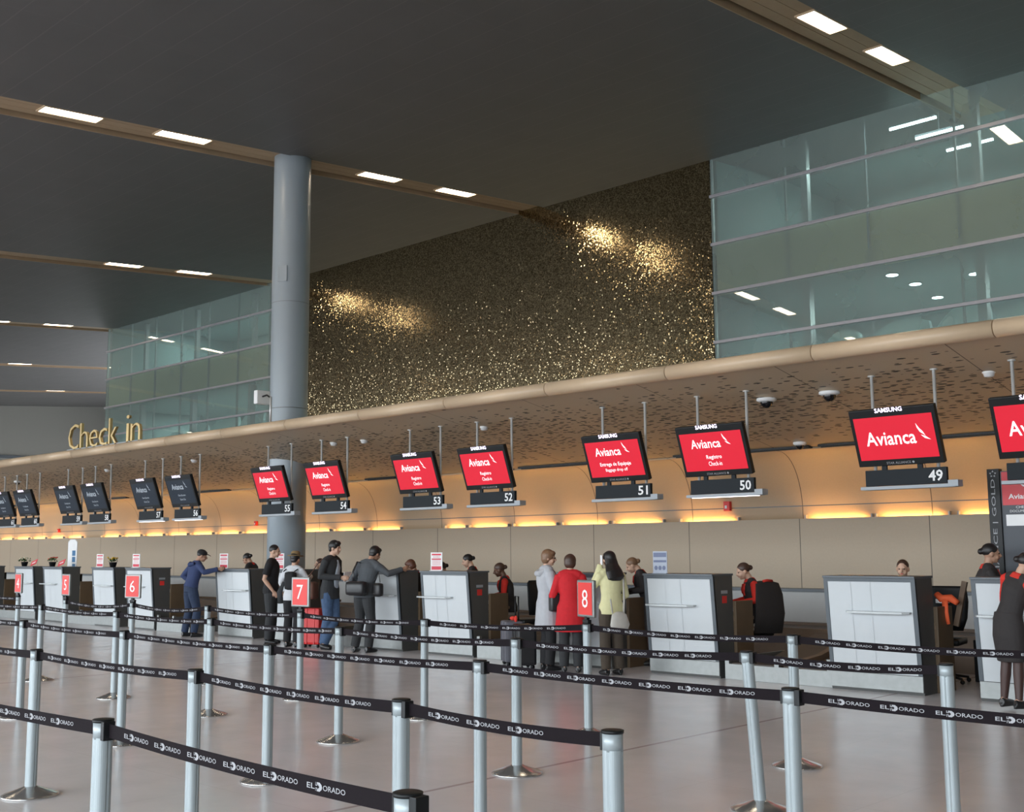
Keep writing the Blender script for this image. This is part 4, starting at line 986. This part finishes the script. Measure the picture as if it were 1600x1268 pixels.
# P14 yellow jacket
P = make_person(-9.62, 11.88, 1.59, 66, 'person in a pale yellow jacket with long black hair, phoning', 'l', ('k', 'long'), look=(-4, 4), female=True, lean=(2, 0),
    armL=((-.27, .10, 1.20), (-.115, .10, 1.56)), armR=((.25, .02, 1.12), (.18, .20, 1.05)), top=('jacket', C_yel), hem=.86, bottom=('trousers', C_brown))
bm = bmesh.new(); box(bm, -.120, -.108, .04, .10, 1.56, 1.70, 0, .004); held('mobile_phone', P, bm, M_wht, 'pale mobile phone at the ear of the yellow jacket woman', 'phone', False)
bm = bmesh.new(); tube(bm, [(.02, -.20, .62), (.02, -.22, .72), (.02, -.20, .86), (.02, -.19, .90)], [(.12, .045), (.155, .06), (.12, .04), (.05, .02)], side=(1, 0, 0), n=12)
tube(bm, [(.10, -.19, .88), (.13, -.15, 1.10), (.14, -.12, 1.35), (.12, -.02, 1.47), (.08, .10, 1.40)], [(.016, .006)]*5, n=6); tube(bm, [(-.08, -.19, .88), (-.10, -.17, 1.08)], [(.012, .005)]*2, n=6)
held('shoulder_bag', P, bm, C_bagw, 'off-white slouchy shoulder bag on the yellow jacket woman', 'bag')
# P19 standing agent at the right edge
P = make_person(-4.54, 11.93, 1.60, -24, 'standing airline agent in waistcoat, skirt and heels at the right edge', 'l', ('k', 'bun'), lean=(10, 14), look=(30, 20), female=True,
    armR=((.36, .12, 1.16), (.30, .36, 1.14)), armL=((-.17, .12, 1.18), (-.02, .30, 1.15)), legL=((-.08, .02, .50), (-.10, -.02, .115), (-.2, 1)), legR=((.09, .02, .50), (.12, -.03, .115), (.2, 1)),
    top=('waistcoat', C_uni), sleeve=C_redshirt, hem=.86, scarf=C_scarf, bottom=('skirt', C_uni))

# ------------------------------------------------------------------ chairs, luggage, small things
def chair(x, y, rz, lab, coat_=False):
    e = empty('office_chair', (x, y, 0), R(rz))
    bm = bmesh.new(); box(bm, -.23, .23, -.22, .24, .45, .53, 0, .03); finish('seat', bm, M_black, e, True)
    bm = bmesh.new(); tube(bm, [(0, -.27, .60), (0, -.30, .75), (0, -.31, .95), (0, -.29, 1.10), (0, -.285, 1.14)], [(.17, .03), (.22, .035), (.24, .03), (.23, .025), (.19, .015)], side=(1, 0, 0), n=20); finish('backrest', bm, M_black, e)
    bm = bmesh.new(); tube(bm, [(0, -.18, .46), (0, -.30, .50), (0, -.33, .72)], .02, n=8); finish('back_support', bm, M_black, e)
    bm = bmesh.new(); lathe(bm, [(.03, .08), (.03, .46)], n=12)
    for i in range(5):
        a = 2*math.pi*i/5; tube(bm, [(0, 0, .10), (.28*math.cos(a), .28*math.sin(a), .06)], [.022, .014], n=6); ell(bm, (.28*math.cos(a), .28*math.sin(a), .028), (.028, .028, .028), None, 8)
    finish('swivel_base', bm, M_black, e); tag(e, lab, 'chair')
    if coat_:
        bm = bmesh.new(); tube(bm, [(0, -.32, .50), (.01, -.36, .75), (0, -.36, 1.0), (0, -.33, 1.15), (0, -.27, 1.17), (0, -.25, 1.05)], [(.27, .02), (.28, .03), (.26, .03), (.22, .03), (.20, .03), (.20, .015)], side=(1, 0, 0), n=16)
        o = finish('jacket', bm, C_uni, None, True); o.location = (x, y, 0); o.rotation_euler = (0, 0, R(rz)); tag(o, 'dark jacket with red lining hung over the chair beside counter 50', 'jacket')
        bm = bmesh.new(); tube(bm, [(-.08, -.335, 1.185), (.0, -.33, 1.195), (.09, -.335, 1.185)], .018, n=8); finish('lining', bm, C_scarf, o)
chair(-12.80, 13.62, 86, 'black office chair behind the seated agent with dark skin')
chair(-8.62, 13.62, 78, 'black office chair with a jacket over its back beside counter 50', True)
chair(-6.05, 13.85, 190, 'black office chair just showing beside counter 49')

def suitcase(x, y, rz, w_, d_, h_, m, lab, handle=True):
    e = empty('suitcase', (x, y, 0), R(rz)); bm = bmesh.new(); box(bm, -w_/2, w_/2, -d_/2, d_/2, .05, h_, 0, .04); 
    for sx in (-1, 1): box(bm, sx*w_*.22-.012, sx*w_*.22+.012, -d_/2-.008, d_/2+.008, .06, h_-.01)
    finish('shell', bm, m, e, False)
    for sx in (-1, 1):
        bm = bmesh.new(); tube(bm, [(sx*w_*.38-.015, d_*.3, .03), (sx*w_*.38+.015, d_*.3, .03)], .03, side=(0, 1, 0), n=12); tube(bm, [(sx*w_*.38-.015, -d_*.3, .03), (sx*w_*.38+.015, -d_*.3, .03)], .03, side=(0, 1, 0), n=12); finish('wheel', bm, M_black, e)
    if handle:
        bm = bmesh.new(); tube(bm, [(-w_*.28, d_*.3, h_-.02), (-w_*.28, d_*.3, h_+.34), (w_*.28, d_*.3, h_+.34), (w_*.28, d_*.3, h_-.02)], .011, n=8); finish('handle', bm, M_black, e)
    tag(e, lab, 'suitcase')
suitcase(-11.55, 12.0, -35, .40, .26, .62, C_case, 'grey fabric suitcase standing left of the woman in the light grey coat')
suitcase(-11.1, 11.78, -35, .40, .28, .60, C_blkleather, 'black suitcase at the feet of the woman in the light grey coat', False)
suitcase(-16.25, 12.02, 20, .34, .24, .66, mat('case_red', (.55, .02, .02), rough=.4), 'red suitcase between the straw hat person and the man in jeans', False)
bm = bmesh.new(); ell(bm, (0, 0, 0), (.05, .03, .03)); ell(bm, (.06, .0, -.01), (.025, .02, .05)); o = finish('ribbon', bm, C_scarf, None, True); o.location = (-11.45, 11.92, .66); tag(o, 'small red ribbon tied on the grey suitcase', 'ribbon')

# counter notices
def notice(x, kind, lab, h=.29, w_=.22):
    e = empty('counter_notice', (x, 12.42, 1.30)); e.rotation_euler = (0, 0, R(14))
    bm = bmesh.new(); box(bm, -w_/2, w_/2, 0, .008, .0, h); box(bm, -w_/2, w_/2, -.04, .05, 0, .006); finish('panel', bm, M_wht if kind == 'red' else mat('notice_blue', (.42, .46, .55), rough=.5), e)
    bm = bmesh.new(); F = lambda a, b: (a, -.003, b); mi = 0
    if kind == 'red':
        rect(bm, -w_*.40, w_*.40, h*.84, h*.93, F); rect(bm, -w_*.40, w_*.40, h*.60, h*.67, F); rect(bm, -w_*.42, w_*.42, h*.06, h*.25, F)
        for i in range(5): rect(bm, -w_*.36, w_*.36, h*(.32+.055*i), h*(.335+.055*i), F)
        put_text(bm, 'AVISO', 0, h*.755, w_*.6, h*.07, F)
    else:
        rect(bm, -w_*.45, w_*.45, h*.74, h*.94, F); rect(bm, -w_*.45, w_*.45, h*.50, h*.60, F)
        for i in range(3): put_poly(bm, [(w_*(-.28+.28*i)+.025*math.cos(R(a)), h*.25+.03*math.sin(R(a))) for a in range(0, 360, 45)], F)
    finish('print', bm, mat('print_red', (.62, .05, .08), rough=.6) if kind == 'red' else mat('print_slate', (.16, .19, .30), rough=.6), e)
    tag(e, lab, 'notice')
NOT = [(-24.85, 'red', 'small red and white notice standing on the counter with yellow flowers'), (-23.2, 'red', 'red and white notice standing above sign 6'), (-19.75, 'red', 'red and white notice beside the man in blue'),
       (-13.6, 'red', 'red and white notice standing below screen 53'), (-17.88, 'red', 'small red notice half hidden behind the black T-shirt man')]
for x, k, l in NOT: notice(x, k, l)
notice(-9.22, 'blue', 'blue and white notice standing on counter 50', .29, .20)
def pot(x, cols, lab):
    e = empty('flower_pot', (x, 12.48, 1.30)); bm = bmesh.new(); lathe(bm, [(.06, 0), (.085, .10), (.09, .11), (.075, .11)], n=18); finish('pot', bm, M_black, e)
    bm = bmesh.new(); rnd = random.Random(int(-x*10))
    for i in range(46):
        a = rnd.random()*6.28; q = rnd.random()*.13; z = .13+rnd.random()*.07; c = Vector((q*math.cos(a), q*math.sin(a), z))
        vs = [bm.verts.new(c+Vector((rnd.uniform(-.03, .03), rnd.uniform(-.03, .03), rnd.uniform(-.03, .03)))) for _ in range(4)]
        bm.faces.new(vs[:3]); bm.faces.new(vs[1:])
    l = finish('foliage', bm, mat('leaf_green', (.04, .10, .03), rough=.6), e)
    bm = bmesh.new()
    for i in range(14):
        a = rnd.random()*6.28; q = rnd.random()*.12; ell(bm, (q*math.cos(a), q*math.sin(a), .17+rnd.random()*.05), (.024, .024, .014), None, 6)
    finish('blossoms', bm, cols, e); tag(e, lab, 'flower pot')
pot(-24.35, mat('petal_yellow', (.75, .45, .02), rough=.6), 'pot of yellow flowers on a counter left of sign 6')
pot(-27.38, mat('petal_red', (.6, .06, .03), rough=.6), 'pot of red flowers on the second counter from the left edge')
pot(-28.95, mat('petal_white', (.75, .72, .55), rough=.6), 'pot of white flowers on a counter near the left edge')
for x, l in ((-28.5, 'tilted red card beside the white flowers'), (-26.98, 'tilted red card beside the red flowers')):
    bm = bmesh.new(); box(bm, -.17, .17, -.004, .004, 0, .13, 0, 0, Matrix.Rotation(R(-12), 4, 'Y') @ Matrix.Rotation(R(-25), 4, 'X')); rect(bm, -.1, .1, .05, .08, lambda a, b: Matrix.Rotation(R(-12), 4, 'Y') @ Matrix.Rotation(R(-25), 4, 'X') @ Vector((a, -.006, b)), 1)
    o = finish('card', bm, [mat('card_red', (.75, .08, .10), rough=.5), M_wht]); o.location = (x, 12.5, 1.33); tag(o, l, 'card')
# banner stand at the far left
e = empty('banner_stand', (-27.35, 12.95, 0)); bm = bmesh.new(); tube(bm, [(-.24, 0, 1.90), (-.12, 0, 1.945), (.12, 0, 1.945), (.24, 0, 1.90)], [(.004, .004)]*4, n=5); pts = [(-.24, .03), (.24, .03), (.24, 1.88), (.12, 1.94), (-.12, 1.94), (-.24, 1.88)]
prism(bm, pts, 'y', 0, .012); finish('banner', bm, M_wht, e)
bm = bmesh.new(); box(bm, -.26, .26, -.12, .12, 0, .04); finish('base', bm, M_grey, e)
bm = bmesh.new(); F = lambda a, b: (a, -.003, b); rect(bm, .0, .17, 1.55, 1.68, F); rect(bm, .0, .17, 1.40, 1.53, F); rect(bm, .02, .18, 1.05, 1.36, F); finish('print', bm, mat('print_blue', (.05, .16, .32), rough=.6), e)
tag(e, 'white banner stand with blue squares behind the flower counters', 'banner')
# totem at the right edge
e = empty('information_totem', (-5.36, 13.7, 0))
bm = bmesh.new(); box(bm, 0, .14, 0, .10, 0, 2.53); st = finish('dark_strip', bm, M_black, e)
bm = bmesh.new(); put_text(bm, 'STAR ALLIANCE | GOLD', .07, 1.55, 1.72, .062, lambda a, b: (a, -.004, b), rot=R(90))
for i in range(5):
    a = R(90+72*i); cx_, cy_ = .07+.030*math.cos(a), 2.47+.030*math.sin(a); put_poly(bm, [(cx_+.014*math.cos(a+R(b)), cy_+.014*math.sin(a+R(b))) for b in (0, 120, 240)], lambda p, q: (p, -.004, q))
finish('strip_lettering', bm, M_print, st)
bm = bmesh.new(); box(bm, .145, .95, .02, .09, 0, 2.50); bd = finish('board', bm, mat('board_slate', (.055, .062, .075), rough=.5), e)
bm = bmesh.new(); F = lambda a, b: (a, .015, b); F2 = lambda a, b: (a, .010, b); rect(bm, .16, .94, 2.10, 2.49, F, 0); rect(bm, .19, .94, 1.86, 1.99, F, 1)
bird(bm, .38, 2.36, .10, F2, 1); put_text(bm, 'Avianca', .38, 2.20, .30, .06, F2, mi=1, bold=.02); put_text(bm, 'CHECK-IN', .42, 2.075, .22, .028, F2, mi=1); put_text(bm, 'DOCUMENTACION', .42, 2.03, .36, .028, F2, mi=1)
finish('board_print', bm, [mat('totem_red', (.60, .05, .06), rough=.5), M_wht], bd)
tag(e, 'dark information totem with vertical lettering and red wing panel at the right edge', 'totem')
# orange vest and brown bar on the desk end of counter 49
bm = bmesh.new(); tube(bm, [(0, 0, .16), (.06, 0, .10), (.16, .02, .11), (.24, .0, .06)], [(.03, .05), (.05, .05), (.045, .05), (.03, .04)], n=10); tube(bm, [(.10, -.02, .10), (.12, -.04, -.05), (.14, -.03, -.18)], [(.04, .02), (.03, .02), (.02, .012)], n=8)
o = finish('safety_vest', bm, mat('vest_orange', (.9, .13, .04), rough=.7, noise=.2), None, True); o.location = (-5.75, 13.02, .93); tag(o, 'crumpled orange safety vest on the desk beside counter 49', 'vest')
bm = bmesh.new(); box(bm, .0, .13, -.03, .05, .055, .10); finish('reflective_band', bm, M_wht, o)
bm = bmesh.new(); box(bm, -.03, .03, -.02, .02, 0, .52, 0, 0, Matrix.Rotation(R(14), 4, 'Y')); o = finish('brown_bar', bm, M_wood); o.location = (-5.62, 13.22, .72); tag(o, 'leaning brown bar rising behind the orange vest', 'bar')
bm = bmesh.new(); box(bm, -.2, .2, -.2, .2, 0, .5, 0, .01); o = finish('waste_bin', bm, M_black); o.location = (-5.6, 15.2-.9, 0); tag(o, 'black bin in the passage between counters 49 and 48', 'bin')
